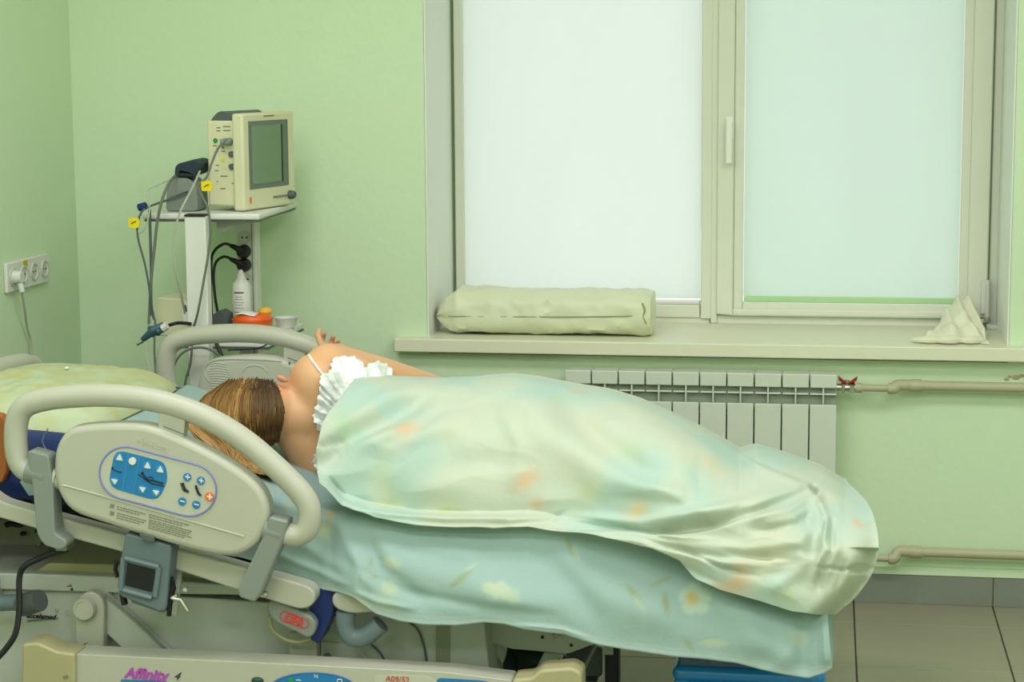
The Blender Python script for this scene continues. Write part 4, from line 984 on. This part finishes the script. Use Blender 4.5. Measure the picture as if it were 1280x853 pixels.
for i, v in enumerate(me2.vertices):
    c = v.co; f_ = .5+.5*noise.noise(c*7); k = skA*(1-.35*f_)+skB*.35*f_
    e = math.exp(-((c-EP).length/.035)**2); k = k*(1-.7*e)+skC*.7*e
    if c.y > -.80 and c.x < -1.2: k = k*.35+skC*.65
    buf[i] = k
tn.data.foreach_set('color', buf.ravel())
body.data.materials.clear(); body.data.materials.append(m_skin)
body.parent = per; body.matrix_parent_inverse = Matrix.Translation(-per.location)
bvh = BVHTree.FromObject(body, bpy.context.evaluated_depsgraph_get()) if False else None
bmx = bmesh.new(); bmx.from_mesh(me2); bvh = BVHTree.FromBMesh(bmx)
def hit(px_, py_, off=.006, dflt=-1.42):
    d = Vector(ray(px_, py_)).normalized(); o = Vector(CAM)
    r_ = bvh.ray_cast(o, d)
    if r_[0] is None: return at(px_, py_, dflt)
    return r_[0]-d*off
# hair
def hair():
    root = None
    mb = MB(); cols = []
    segs = 4
    dark = np.array(lin((62, 46, 26))); mid = np.array(lin((116, 86, 44))); gold = np.array(lin((176, 136, 76))); pale = np.array(lin((204, 168, 106)))
    # cap shell
    cap = MB().ell(HC+Vector((-.008, -.008, 0)), (.106, .095, .081), 30, 20, hrot)
    def strand(pts, r, ca, cb_, mid_at=.5):
        pts = cr(pts, 5); n = len(pts); rs = [r*(.6+.6*math.sin(PI*(.15+.8*i/(n-1)))) for i in range(n)]; rs[-1] = r*.2
        n0 = len(mb.v); mb.tube(pts, rs, segs)
        for i in range(n):
            t = i/(n-1); c = ca*(1-t)+cb_*t
            for k in range(segs): cols.append(c)
    def onhead(px_, py_, lift):
        d = Vector(ray(px_, py_)).normalized(); o = Vector(CAM)
        # ellipsoid hit
        R_ = hrot.transposed(); rad_ = Vector((.110+lift, .098+lift, .084+lift)); c = HC+Vector((-.008, -.008, 0))
        oo = R_ @ (o-c); dd = R_ @ d
        oo = Vector((oo.x/rad_.x, oo.y/rad_.y, oo.z/rad_.z)); dd = Vector((dd.x/rad_.x, dd.y/rad_.y, dd.z/rad_.z))
        A = dd.dot(dd); B = 2*oo.dot(dd); C = oo.dot(oo)-1; D_ = B*B-4*A*C
        if D_ < 0:
            t = -B/(2*A); q = o+d*t; return q
        return o+d*((-B-math.sqrt(D_))/(2*A))
    R = random.Random(3)
    def pick(w, u=0):
        v = min(.999, max(0, .5+.75*noise.noise(Vector((u*11, 3, 0)))+.5*noise.noise(Vector((u*34, 8, 0)))+R.uniform(-.16, .16)))
        if v < w: return dark, mid
        if v < w+.35*(1-w): return mid, mid
        if v < w+.8*(1-w): return mid, gold
        return gold, pale
    # back of the head: from the top outline, down over the skull
    for k in range(1500):
        w_ = R.random(); j = lambda a: R.uniform(-a, a)
        sx_ = 282+60*w_+j(3); sy__ = interp(sx_, [(270, 484), (290, 472), (310, 470), (335, 471), (350, 477)])+R.uniform(0, 5)
        ex = 262+84*w_**.9+j(4); ey = interp(ex, [(255, 520), (290, 545), (330, 556), (350, 548)])+j(7)
        b1 = -20*(1-w_)**.8+9*w_; st = R.random()*.35
        p_ = lambda t: (sx_+(ex-sx_)*t+b1*math.sin(PI*t)+j(1.2), sy__+(ey-sy__)*t)
        L = R.uniform(0, .010)
        L *= .6
        pts = [onhead(*p_(st), -.001), onhead(*p_(st+(1-st)*.33), L+.001), onhead(*p_(st+(1-st)*.66), L+.002), onhead(*p_(1), L*.6)]
        ca, cc = pick(.02+.85*sm(.48, .72, w_+j(.10)), w_)
        q = R.uniform(.75, 1.15); strand(pts, R.uniform(.0007, .0014), ca*q, cc*q)
    # long hair falling to the near side and sweeping to the right over the mattress
    for k in range(1500):
        w_ = R.random(); q = R.random()**.75; j = lambda a: R.uniform(-a, a)
        s_ = onhead(256+50*w_, 510+26*w_, .004)
        Yb = -1.545+.07*w_+j(.012)
        P_ = [(236+40*w_+j(4), 530+8*w_), (258+40*w_+j(4), 556+2*w_+j(4)), (290+34*w_*q+j(5), 580-4*w_+j(4)), (312+36*q-4*w_, 585+11*q-8*w_*(1-q)+j(3))]
        pts = [s_]
        for i, (x, y) in enumerate(P_):
            p = at(x, y, Yb+(.035 if i == 0 else 0)); lo = zt(p.x)+.006+R.uniform(0, .012)
            if p.z < lo: p = p+(Vector(CAM)-p)*((lo-p.z)/(CAM[2]-p.z))
            pts.append(p)
        ca, cc = pick(.0, w_+.3); ca = ca*.5+gold*.5; cc = cc*.5+pale*.5; q2 = R.uniform(.7, 1.1)
        strand(pts, R.uniform(.0007, .0015), ca*q2, cc*q2)
    nc = len(cap.v); capo = cap.v; off_ = len(mb.v)
    mb.add(cap.v, cap.f)
    for v in cap.v:
        px_, py_ = proj(v); cols.append((dark*.9 if px_ > 305 else mid*.8))
    # clip the face side of the shell
    n_keep = [f for f in mb.f if not (min(f) >= off_ and all((Vector(mb.v[i])-HC).y > .035 and (Vector(mb.v[i])-HC).x > -.05 for i in f))]
    mb.f = n_keep
    o = mb.build('hair', m_hair, per, weld=False, recalc=False)
    me = o.data; ca_ = me.color_attributes.new('tone', 'FLOAT_COLOR', 'POINT')
    arr = np.array([list(c) for c in cols], dtype=np.float32); arr[:, 3] = 1
    if len(arr) == len(me.vertices): ca_.data.foreach_set('color', arr.ravel())
    else: print('hair colour mismatch', len(arr), len(me.vertices))
    return o
hair()
# strap and ruffle
MB().tube(cr([hit(x, y, .003) for x, y in ((386, 444), (391, 452), (397, 460), (404, 469), (408, 474))], 4), .0026, 8, sq=1).build('shoulder_strap', m_lace, per)
O_ = [(490, 474), (488, 459), (474, 453), (462, 455), (457, 461), (450, 450), (436, 445.5), (420, 447), (415, 455), (411, 465), (402, 468), (400, 478), (399, 492), (394, 510), (391, 522), (396, 534), (405, 545), (402, 556), (393, 570), (392, 580), (398, 592)]
I_ = [(500, 488), (488, 486), (474, 486), (466, 486), (458, 488), (450, 487), (445, 488), (440, 490), (437, 494), (434, 498), (430, 503), (427, 508), (424, 515), (421, 524), (419, 532), (418, 540), (417, 548), (416, 558), (414, 568), (412, 578), (412, 590)]
def ruffle():
    Oc = cr2(O_, 12, False); Ic = cr2(I_, 12, False); n = len(Oc); nv = 14; vs = []
    for i in range(n):
        for j in range(nv+1):
            t = j/nv; s_ = i/n
            x = Ic[i][0]+(Oc[i][0]-Ic[i][0])*t; y = Ic[i][1]+(Oc[i][1]-Ic[i][1])*t
            rip = (.55*math.sin(i*.55+2.2*math.sin(i*.13)+t)+.5*noise.noise(Vector((i*.33, t*3, 1))))*(.15+.85*t)+.5*noise.noise(Vector((i*.12, t*5, 7)))
            y += 1.6*math.sin(i*.62+1.2)*t*(1-.3*t); x += 1.3*math.sin(i*.75+.4)*t
            p = hit(x, y, .004, -1.34)
            d = (Vector(CAM)-p).normalized()
            vs.append(p+d*(.011+.007*rip)+Vector((.002*rip, 0, .002*rip)))
    # soften jumps where the ray leaves the body
    A = np.array([list(v) for v in vs]).reshape(n, nv+1, 3)
    yy = A[:, :, 1].copy()
    for _ in range(6):
        yy[1:-1] = (yy[:-2]+2*yy[1:-1]+yy[2:])/4
    fs = [(i*(nv+1)+j, (i+1)*(nv+1)+j, (i+1)*(nv+1)+j+1, i*(nv+1)+j+1) for i in range(n-1) for j in range(nv)]
    o = MB().add(vs, fs).build('ruffled_collar', m_lace, per, recalc=False)
    k = o.modifiers.new('s', 'SOLIDIFY'); k.thickness = .0015
ruffle()

# ------------------------------------------------------------------ cloth helpers
def fold_disp(px_, py_, folds):
    x = np.asarray(px_, float); y = np.asarray(py_, float); s_ = np.zeros_like(x)
    for pts, w_, a_ in folds:
        best = np.full_like(x, 1e9); tt = np.zeros_like(x); L = 0
        segs = list(zip(pts[:-1], pts[1:])); lens = [math.dist(a, b) for a, b in segs]; tot = sum(lens)
        for (a, b), l in zip(segs, lens):
            t = np.clip(((x-a[0])*(b[0]-a[0])+(y-a[1])*(b[1]-a[1]))/(l*l), 0, 1)
            d = np.hypot(x-a[0]-t*(b[0]-a[0]), y-a[1]-t*(b[1]-a[1]))
            m_ = d < best; best = np.where(m_, d, best); tt = np.where(m_, (L+t*l)/tot, tt); L += l
        s_ += a_*np.exp(-(best/w_)**2)*np.minimum(1, np.sin(PI*np.clip(tt*.96+.02, 0, 1))*1.8)
    return s_
def paint(o, uvs, nu, motifs, base_fn):
    # flat printed pattern laid out in cloth coordinates (metres)
    me = o.data; N = len(uvs); V = [v.co for v in me.vertices]
    pr = np.array([proj(v) for v in V[:N]])
    uv = np.array(uvs); col = np.array([base_fn(u, v) for u, v in uvs])
    for (px_, py_, kind, size, ang, c, alpha) in motifs:
        i = int(np.argmin((pr[:, 0]-px_)**2+(pr[:, 1]-py_)**2)); d = uv-uv[i]
        X = d[:, 0]*math.cos(ang)+d[:, 1]*math.sin(ang); Y = -d[:, 0]*math.sin(ang)+d[:, 1]*math.cos(ang)
        r = np.hypot(X, Y); th = np.arctan2(Y, X)
        if kind == 'flower': m_ = 1/(1+np.exp((r-size*(.70+.30*np.abs(np.cos(2.5*th))**.5))/(.0018)))
        elif kind == 'soft': m_ = np.exp(-(r/size)**2)*(.9+.1*np.cos(5*th))
        elif kind == 'leaf':
            q_ = np.abs(X)/size; wdt = size*.26*np.clip(1-q_**1.6, 0, 1); m_ = (q_ < 1)/(1+np.exp((np.abs(Y)-wdt)/.0014))
        elif kind == 'stem': m_ = (np.abs(X) < size)*np.exp(-((Y-.15*size*np.sin(X/size*2))/.0013)**2)
        m_ = (m_*alpha)[:, None]
        col = col*(1-m_)+np.array(lin(c))[None, :]*m_
    ca_ = me.color_attributes.new('print', 'FLOAT_COLOR', 'POINT')
    full = np.ones((len(me.vertices), 4), dtype=np.float32); full[:N] = col
    ca_.data.foreach_set('color', full.ravel())
def grid_obj(name, G, m, label, cat, solid=.0015):
    nv, nu = len(G), len(G[0])
    vs = [G[j][i] for j in range(nv) for i in range(nu)]
    fs = [(j*nu+i, j*nu+i+1, (j+1)*nu+i+1, (j+1)*nu+i) for j in range(nv-1) for i in range(nu-1)]
    o = MB().add(vs, fs).build(name, m, None, recalc=False, weld=False)
    if solid: k = o.modifiers.new('s', 'SOLIDIFY'); k.thickness = solid; k.offset = -1
    A = np.array([[list(p) for p in row] for row in G])
    du = np.zeros((nv, nu)); du[:, 1:] = np.cumsum(np.linalg.norm(np.diff(A, axis=1), axis=2), axis=1)
    dv = np.zeros((nv, nu)); dv[1:, :] = np.cumsum(np.linalg.norm(np.diff(A, axis=0), axis=2), axis=0)
    um = du.mean(axis=0); U = np.repeat(um[None, :], nv, 0)
    tag(o, label, cat)
    return o, list(zip(U.ravel(), dv.ravel()))

# ------------------------------------------------------------------ bottom sheet
hem_px = [(60, 596), (95, 600), (150, 640), (200, 668), (240, 686), (262, 694), (300, 697), (330, 706), (370, 724), (400, 737), (425, 741), (442, 747), (455, 757), (470, 768), (500, 777), (530, 781), (570, 782), (605, 778), (630, 780), (655, 787), (685, 791), (705, 793), (725, 800), (745, 806), (780, 812), (840, 821), (880, 824), (920, 829), (950, 837), (980, 843), (1010, 848), (1030, 842), (1041, 835)]
SF = [([(420, 640), (440, 690), (470, 740)], 9, .010), ([(450, 650), (475, 710), (540, 760)], 10, -.008), ([(440, 640), (500, 700), (620, 740), (700, 760)], 20, .012),
      ([(430, 700), (500, 740), (620, 762), (700, 770)], 7, -.006), ([(690, 680), (760, 740), (850, 780)], 22, .010), ([(660, 670), (720, 740), (760, 800)], 16, -.008),
      ([(560, 660), (600, 720), (620, 775)], 22, .006), ([(410, 650), (412, 690), (418, 730)], 8, -.008), ([(480, 660), (560, 690), (700, 690)], 10, .005),
      ([(880, 720), (960, 800), (1000, 845)], 24, .012), ([(1010, 770), (1005, 800), (1000, 845)], 10, -.012), ([(1030, 775), (1030, 810), (1036, 835)], 6, .010), ([(960, 770), (965, 810), (955, 835)], 14, -.006),
      ([(440, 738), (470, 752), (520, 762)], 4, .006), ([(640, 781), (700, 786), (740, 800)], 3, .005), ([(340, 690), (400, 715), (440, 735)], 5, .007), ([(360, 640), (380, 680), (430, 715)], 8, .006)]
def bottom_sheet():
    cols = list(np.arange(97, 1041.5, 3.6)); nrow_side, nrow_top = 64, 44
    G = [[] for _ in range(nrow_side+nrow_top+1)]
    for px_ in cols:
        hy = interp(px_, hem_px)
        yh = interp(px_, [(150, -1.705), (400, -1.712), (425, -1.74), (445, -1.772), (700, -1.78), (1041, -1.785)])
        H = at(px_, hy, yh); X = H.x
        T = zt(X); ny = MYN-.010
        bul = interp(px_, [(150, .002), (420, .006), (600, .02), (1041, .022)])
        for j in range(nrow_side+1):
            t = j/nrow_side    # hem -> edge
            z = H.z+(T+.004-H.z)*t
            y = yh+(ny-yh)*sm(.15, 1, t)
            # rounded shoulder
            if t > .86:
                a = (t-.86)/.14; y = y+.030*(1-math.cos(a*PI/2)); z = H.z+(T+.004-H.z)*(.86+.14*math.sin(a*PI/2))
            p = Vector((X-.022*sm(960, 1041, px_)*t, y, z)); q = proj(p)
            f_ = fold_disp(q[0], q[1], SF) if t < .95 else 0
            amp = sm(0, .1, 1-t)
            p += Vector((0, -1, .1))*(f_*amp+(noise.noise(Vector((X*5, z*9, 2)))*.006+noise.noise(Vector((X*14, z*16, 5)))*.0025)*amp)
            p.y = min(p.y, MYN-.006+ (.04 if t > .86 else 0))
            if j < 2: p.y -= .001
            G[j].append(p)
        for j in range(1, nrow_top+1):
            t = j/nrow_top; y = (ny+.030)+(MYF+.008-(ny+.030))*t
            z = T+.005+noise.noise(Vector((X*10, y*10, 0)))*.004+.002
            if t > .96: z -= .03*(t-.96)/.04
            G[nrow_side+j].append(Vector((X, y, z)))
    # wrap round the foot end
    last = len(cols)
    for j, row in enumerate(G):
        e = row[-1].copy()
        for k in range(1, 13):
            s_ = k/12; t = min(1, j/nrow_side)
            if j <= nrow_side:
                row.append(Vector((e.x+.006*math.sin(s_*5)-.005*s_, e.y+(MYF-e.y)*s_*.98, e.z+(.02*(1-t))*s_)))
            else: row.append(Vector((e.x+.0*s_, e.y, e.z-.12*s_)) if j > nrow_side else e)
    # rows on top keep to their own line: fold them down over the end instead
    o, uvs = grid_obj('bed_sheet', G, m_sheet, 'mint green floral bottom sheet draped down the near side of the bed', 'sheet', .0012)
    base = np.array(lin((146, 172, 165))); hemc = np.array(lin((156, 178, 172)))
    cream = (176, 188, 158); leafc = (138, 146, 96); pale = (168, 188, 166)
    mot = [(625, 738, 'flower', .022, .3, (178, 192, 166), .8), (640, 744, 'flower', .018, .9, (172, 188, 160), .75), (612, 735, 'flower', .015, .1, (180, 190, 160), .75), (575, 722, 'leaf', .034, .7, leafc, .6), (590, 709, 'leaf', .02, .7, pale, .7), (565, 731, 'stem', .03, -.1, leafc, .4),
           (714, 684, 'leaf', .030, -1.0, leafc, .6), (720, 693, 'leaf', .022, -1.1, pale, .7), (792, 744, 'leaf', .030, -.8, leafc, .65), (799, 756, 'leaf', .024, -.9, pale, .6), (833, 756, 'leaf', .030, -1.4, leafc, .65), (828, 728, 'leaf', .026, .5, leafc, .5), (775, 732, 'stem', .04, -.3, leafc, .35), (868, 750, 'flower', .036, .4, (176, 196, 174), .8), (867, 749, 'flower', .014, .4, (190, 166, 90), .8), (893, 804, 'leaf', .035, .1, cream, .6), (860, 806, 'leaf', .024, -.9, leafc, .5), (880, 800, 'stem', .04, .1, leafc, .35),
           (463, 703, 'leaf', .017, 1.3, leafc, .6), (479, 697, 'leaf', .010, .4, leafc, .6), (487, 704, 'flower', .016, 0, cream, .6), (495, 706, 'flower', .012, .4, cream, .5), (451, 725, 'leaf', .014, -1.3, leafc, .6), (471, 722, 'leaf', .009, .5, leafc, .6), (486, 735, 'flower', .018, .2, cream, .6), (470, 721, 'stem', .03, -.2, leafc, .4), (415, 643, 'flower', .014, 0, (200, 170, 100), .6), (455, 752, 'flower', .016, 0, cream, .6), (480, 755, 'soft', .03, 0, cream, .4), (405, 662, 'soft', .02, 0, (214, 216, 150), .5),
           (360, 632, 'leaf', .014, .1, (190, 170, 96), .6), (935, 720, 'flower', .03, 0, cream, .5), (1000, 800, 'flower', .02, 0, cream, .4)]
    def bf(u, v): return hemc if v < .018 else base
    paint(o, uvs, 0, mot, bf)
bottom_sheet()
# sheet corner flap peeking behind the near rail arm
fl_ = [at(x, y, -1.70) for x, y in ((25, 603), (38, 589), (46, 592), (70, 600), (66, 628), (50, 618), (36, 620))]
tag(MB().prism(fl_, [p+Vector((0, .004, 0)) for p in fl_]).build('sheet_corner', mat('mint_cotton_plain', (146, 172, 165), .85)), 'loose mint cloth corner poking out behind the left rail arm', 'cloth')

# ------------------------------------------------------------------ blanket
top_px = [(440, 470), (455, 468), (480, 469), (520, 471), (556, 472), (600, 470), (640, 468), (670, 471), (700, 477), (760, 487), (800, 499), (830, 512), (870, 531), (900, 548), (925, 563), (932, 560), (945, 557), (970, 563), (1000, 573), (1030, 585), (1056, 601), (1100, 604)]
bot_px = [(395, 600), (410, 612), (430, 634), (470, 648), (520, 657), (570, 660), (620, 661), (660, 658), (700, 664), (740, 671), (780, 680), (815, 688), (850, 702), (872, 725), (900, 738), (950, 752), (990, 765), (1020, 769), (1045, 770), (1100, 770)]
BF = [([(402, 588), (418, 618), (436, 632), (480, 645), (560, 652), (640, 653), (690, 648)], 3, .007), ([(404, 600), (420, 624), (445, 636), (480, 641)], 2.6, -.008), ([(430, 626), (450, 635), (472, 637)], 2.2, -.006),
      ([(640, 657), (690, 650), (706, 640)], 3, -.006), ([(700, 650), (760, 660), (820, 668), (880, 660), (930, 646)], 2.6, -.009), ([(700, 656), (780, 664), (850, 674), (900, 676)], 3, .006),
      ([(730, 668), (800, 676), (860, 690), (900, 712), (950, 722)], 3, -.008), ([(760, 672), (840, 682), (930, 700), (990, 704)], 4, .007), ([(1012, 606), (1018, 612), (1020, 622)], 3, -.02),
      ([(930, 640), (975, 622), (1012, 608)], 4, .008), ([(940, 650), (985, 640), (1014, 622)], 4, .007), ([(950, 662), (995, 654), (1018, 636)], 3.5, -.007), ([(1020, 625), (1030, 645), (1026, 668)], 3, -.012), ([(1024, 615), (1044, 650), (1046, 690), (1030, 730)], 5, .010),
      ([(1036, 660), (1030, 700), (1022, 740)], 3.5, -.008), ([(1050, 770), (1046, 735), (1056, 700)], 3, -.006), ([(1096, 712), (1080, 708), (1060, 712), (1020, 712)], 2.4, -.007), ([(926, 564), (950, 578), (985, 592)], 3, -.008), ([(396, 560), (412, 552), (430, 548)], 5, -.006),
      ([(455, 500), (520, 488), (600, 484)], 9, .005), ([(470, 560), (520, 540), (560, 505)], 8, -.006), ([(620, 500), (650, 560), (640, 620)], 10, .005), ([(396, 585), (420, 560), (470, 530), (545, 490)], 13, -.024), ([(405, 545), (430, 530), (480, 500), (540, 482)], 10, .008), ([(402, 560), (440, 552), (520, 545), (600, 520)], 14, .012),
      ([(398, 590), (420, 625), (460, 640), (520, 649), (600, 653), (680, 650)], 6, .014), ([(410, 598), (430, 624), (470, 634)], 4, -.010), ([(430, 622), (470, 634), (510, 640)], 4, .004),
      ([(690, 492), (740, 540), (800, 585), (860, 600), (920, 600)], 18, -.020), ([(650, 490), (690, 545), (760, 600), (860, 625)], 22, .014), ([(600, 480), (620, 540), (610, 600)], 26, -.008), ([(480, 560), (470, 600), (500, 640)], 22, -.006), ([(560, 560), (640, 540), (700, 560)], 20, .008),
      ([(740, 478), (830, 540), (925, 580)], 12, .008), ([(905, 556), (960, 590), (1012, 610)], 7, .012), ([(925, 566), (970, 585), (1014, 604)], 5, -.010),
      ([(660, 655), (740, 662), (810, 667), (890, 654), (950, 638), (1012, 612)], 5, -.014), ([(700, 648), (800, 656), (880, 642), (960, 622), (1010, 606)], 8, .012), ([(680, 672), (760, 668), (830, 668)], 5, .010),
      ([(700, 664), (760, 674), (830, 690), (900, 706), (980, 708)], 7, .012), ([(720, 676), (800, 688), (860, 712), (900, 730)], 5, -.010), ([(740, 660), (840, 680), (930, 690), (1000, 680), (1022, 650)], 9, .010), ([(800, 676), (900, 696), (990, 700)], 6, -.010),
      ([(1014, 606), (1022, 625), (1034, 650), (1032, 690), (1015, 730)], 6, .020), ([(1024, 612), (1040, 650), (1042, 690)], 8, -.020), ([(1005, 640), (1018, 665), (1012, 700)], 9, -.014), ([(900, 640), (960, 650), (1010, 640)], 12, .010), ([(930, 660), (990, 665), (1015, 650)], 8, -.008),
      ([(960, 740), (1000, 715), (1020, 690)], 10, .008), ([(1040, 770), (1060, 730), (1075, 690)], 9, .010), ([(1060, 760), (1080, 720)], 7, -.008), ([(1015, 606), (1022, 616)], 4, -.02), ([(1088, 712), (1060, 716)], 4, -.014), ([(870, 700), (940, 730), (1020, 750)], 16, .006),
      ([(500, 600), (600, 620), (700, 615)], 24, .008), ([(760, 620), (850, 630), (930, 615)], 10, -.007), ([(960, 700), (1010, 695)], 8, .006)]
def blanket():
    nu, nv, nb = 420, 200, 40
    xLt = [(0, 401), (.12, 395), (.25, 394), (.4, 398), (.55, 402), (.7, 412), (.85, 428), (1, 446)]
    xRt = [(v.x, v.y) for v in cr([(0, 1044, 0), (.12, 1066, 0), (.3, 1089, 0), (.5, 1098, 0), (.7, 1094, 0), (.85, 1083, 0), (1, 1058, 0)], 6)]
    G = []
    PX = np.zeros((nv+1, nu+1)); PY = np.zeros((nv+1, nu+1))
    for j in range(nv+1):
        t = j/nv; xa_, xb_ = interp(t, xLt), interp(t, xRt)
        PX[j] = np.linspace(xa_, xb_, nu+1)
        PY[j] = [interp(x, bot_px)+(interp(x, top_px)-interp(x, bot_px))*t for x in PX[j]]
    FD = 1.4*fold_disp(PX, PY, BF)
    for j in range(nv+1):
        t = j/nv; row = []
        for i in range(nu+1):
            s_ = i/nu
            xa_, xb_ = interp(t, xLt), interp(t, xRt); px_ = xa_+(xb_-xa_)*s_
            y0_, y1_ = interp(px_, bot_px), interp(px_, top_px); py_ = y0_+(y1_-y0_)*t
            # smooth the edges a little
            # depth profile across the bed
            k = sm(700, 900, px_)
            yA1 = interp(px_, [(392, -1.37), (500, -1.28), (700, -1.24), (900, -1.15)])
            tau = max(0, (t-.10)/.90)
            YA = (-1.735+.065*min(1, t/.10))+(yA1+1.67)*(1-math.sqrt(max(0, 1-tau**2.2)))
            te = .42
            if t < te: YB_ = -1.805+.02*sm(0, te, t)
            else:
                q = (t-te)/(1-te); YB_ = -1.785+(interp(px_, [(700, -1.2), (900, -1.12), (1000, -1.12), (1100, -1.2)])+1.785)*(1-math.sqrt(max(0, 1-q**1.7)))
            Y = YA*(1-k)+YB_*k
            # foot end rounds away
            e = sm(.93, 1, s_); Y += .10*e*e*(1 if t < .5 else .4)
            p = at(px_, py_, Y)
            w1 = Vector((p.x*5.0+p.z*6, p.y*3, p.z*14-p.x*3)); nz = noise.noise(p*6)*.006+(1-abs(noise.noise(w1))*2.2)*.004+noise.noise(p*22)*.0012
            edge = min(1, (1-t)/.06)
            p = p+Vector((0, -.80, .45))*((FD[j, i]+nz)*edge)
            # never inside the body
            if t < .985:
                h_ = bvh.ray_cast(Vector(CAM), (p-Vector(CAM)).normalized())
                if h_[0] is not None and h_[3] < (p-Vector(CAM)).length+.008:
                    p = h_[0]-(p-Vector(CAM)).normalized()*.008
            row.append(p)
        G.append(row)
    # smooth depth jumps from the body contact
    A = np.array([[list(p) for p in row] for row in G])
    for _ in range(3):
        B = A.copy(); B[1:-1, 1:-1] = (A[:-2, 1:-1]+A[2:, 1:-1]+A[1:-1, :-2]+A[1:-1, 2:]+4*A[1:-1, 1:-1])/8; A = B
    G = [[Vector(p) for p in row] for row in A]
    top = G[-1]
    for j in range(1, nb+1):
        t = j/nb; row = []
        for i in range(nu+1):
            r = top[i]; X = r.x; Yf = MYF-.02
            k = sm(0, 1, i/nu)
            zend = zt(X)+.012 if X < .0 else zt(0)-.05
            y = r.y+(Yf-r.y)*t; z = zend+(r.z-zend)*math.cos(t*PI/2)**.9
            kf = 1-sm(-.92, -.80, X)
            z = z*(1-kf)+(zend+(r.z-zend)*max(0, 1-t*6))*kf
            h_ = bvh.ray_cast(Vector((X, y, 2)), Vector((0, 0, -1)))
            if X > -.84 and h_[0] is not None and h_[0].z+.012 > z: z = h_[0].z+.012
            row.append(Vector((X, y, z+noise.noise(Vector((X*8, y*8, 1)))*.006*math.sin(t*PI))))
        G.append(row)
    # close the foot end behind the outline
    for j, row in enumerate(G):
        e_ = row[-1].copy()
        for k in range(1, 11):
            s_ = k/10; tgt = Vector((.06, -1.0, max(.42, e_.z-.10)))
            row.append(e_+(tgt-e_)*s_*Vector((1, 1, 1)).x+Vector((.012*math.sin(s_*PI), 0, 0)))
    o, uvs = grid_obj('blanket', G, m_blanket, 'pale mint and cream floral blanket covering the woman', 'blanket', .003)
    c1, c2, c3 = np.array(lin((182, 192, 172))), np.array(lin((166, 190, 176))), np.array(lin((188, 192, 168)))
    def bf(u, v):
        n = noise.noise(Vector((u*3.2, v*4.5, 0))); m_ = noise.noise(Vector((u*9, v*9, 7)))
        a = sm(-.25, .35, n); c = c1*(1-a)+c2*a; b = .5*sm(0, .4, m_); return c*(1-b)+c3*b
    pe = (206, 164, 120); pg_ = (176, 190, 126)
    mot = [(507, 535, 'soft', .026, 0, pe, .75), (657, 600, 'soft', .024, 0, pe, .75), (672, 629, 'soft', .014, 0, pe, .6), (796, 637, 'soft', .024, 0, (206, 180, 120), .7), (722, 490, 'soft', .022, 0, pe, .5), (700, 498, 'soft', .02, 0, pg_, .35), (478, 590, 'soft', .03, 0, pg_, .3), (430, 535, 'soft', .035, 0, (160, 184, 124), .5), (600, 545, 'soft', .05, 0, pg_, .25), (920, 730, 'soft', .024, 0, pe, .75), (895, 738, 'soft', .02, 0, pe, .5), (925, 712, 'soft', .018, 0, pe, .5), (1072, 655, 'soft', .018, 0, pe, .7), (890, 580, 'soft', .03, 0, (206, 186, 146), .5), (985, 745, 'soft', .022, 0, pg_, .5), (560, 640, 'soft', .03, 0, pg_, .35), (485, 628, 'soft', .03, 0, pg_, .35), (790, 565, 'soft', .03, 0, pg_, .3), (960, 700, 'soft', .04, 0, (200, 196, 156), .4), (735, 615, 'soft', .03, 0, pg_, .3), (985, 595, 'soft', .02, 0, pg_, .4)]
    paint(o, uvs, 0, mot, bf)
blanket()

# ------------------------------------------------------------------ blue step stool
st = thing('step_stool', 'glossy blue plastic step stool standing under the foot of the bed', 'stool', (-.15, -1.48, 0))
sx0_, sx1_ = at(840, 840, -1.60).x, at(1032, 846, -1.60).x; szt = at(936, 824, -1.60).z
szt = .275
MB().box((sx0_, -1.60, szt-.035), (sx1_, -1.30, szt)).build('step_top', m_blue2, st, bevel=.016, seg=4)
fr = [Vector((x_, -1.592, z_)) for x_, z_ in ((sx0_+.004, szt-.03), (sx1_-.004, szt-.03), (sx1_+.015, 0), (sx0_-.015, 0))]
MB().prism(fr, [Vector((p.x, -1.31, p.z)) for p in fr]).build('body_shell', m_blue2, st, bevel=.010)
MB().tube([(sx0_+.03, -1.601, szt-.05), (sx1_-.03, -1.601, szt-.05)], .006, 8).build('front_rib', m_blue2, st)

# repeats of a kind share a group
for pre, g_ in (('cable', 'leads and hoses hanging on the monitor trolley'), ('power_plug', 'power plugs'), ('cable_tag', 'yellow cable tags'), ('roller_blind', 'roller blinds in the window'), ('heating_pipe', 'heating pipes')):
    for o in bpy.data.objects:
        if o.parent is None and o.name.split('.')[0] == pre and 'category' in o and 'group' not in o: o['group'] = g_
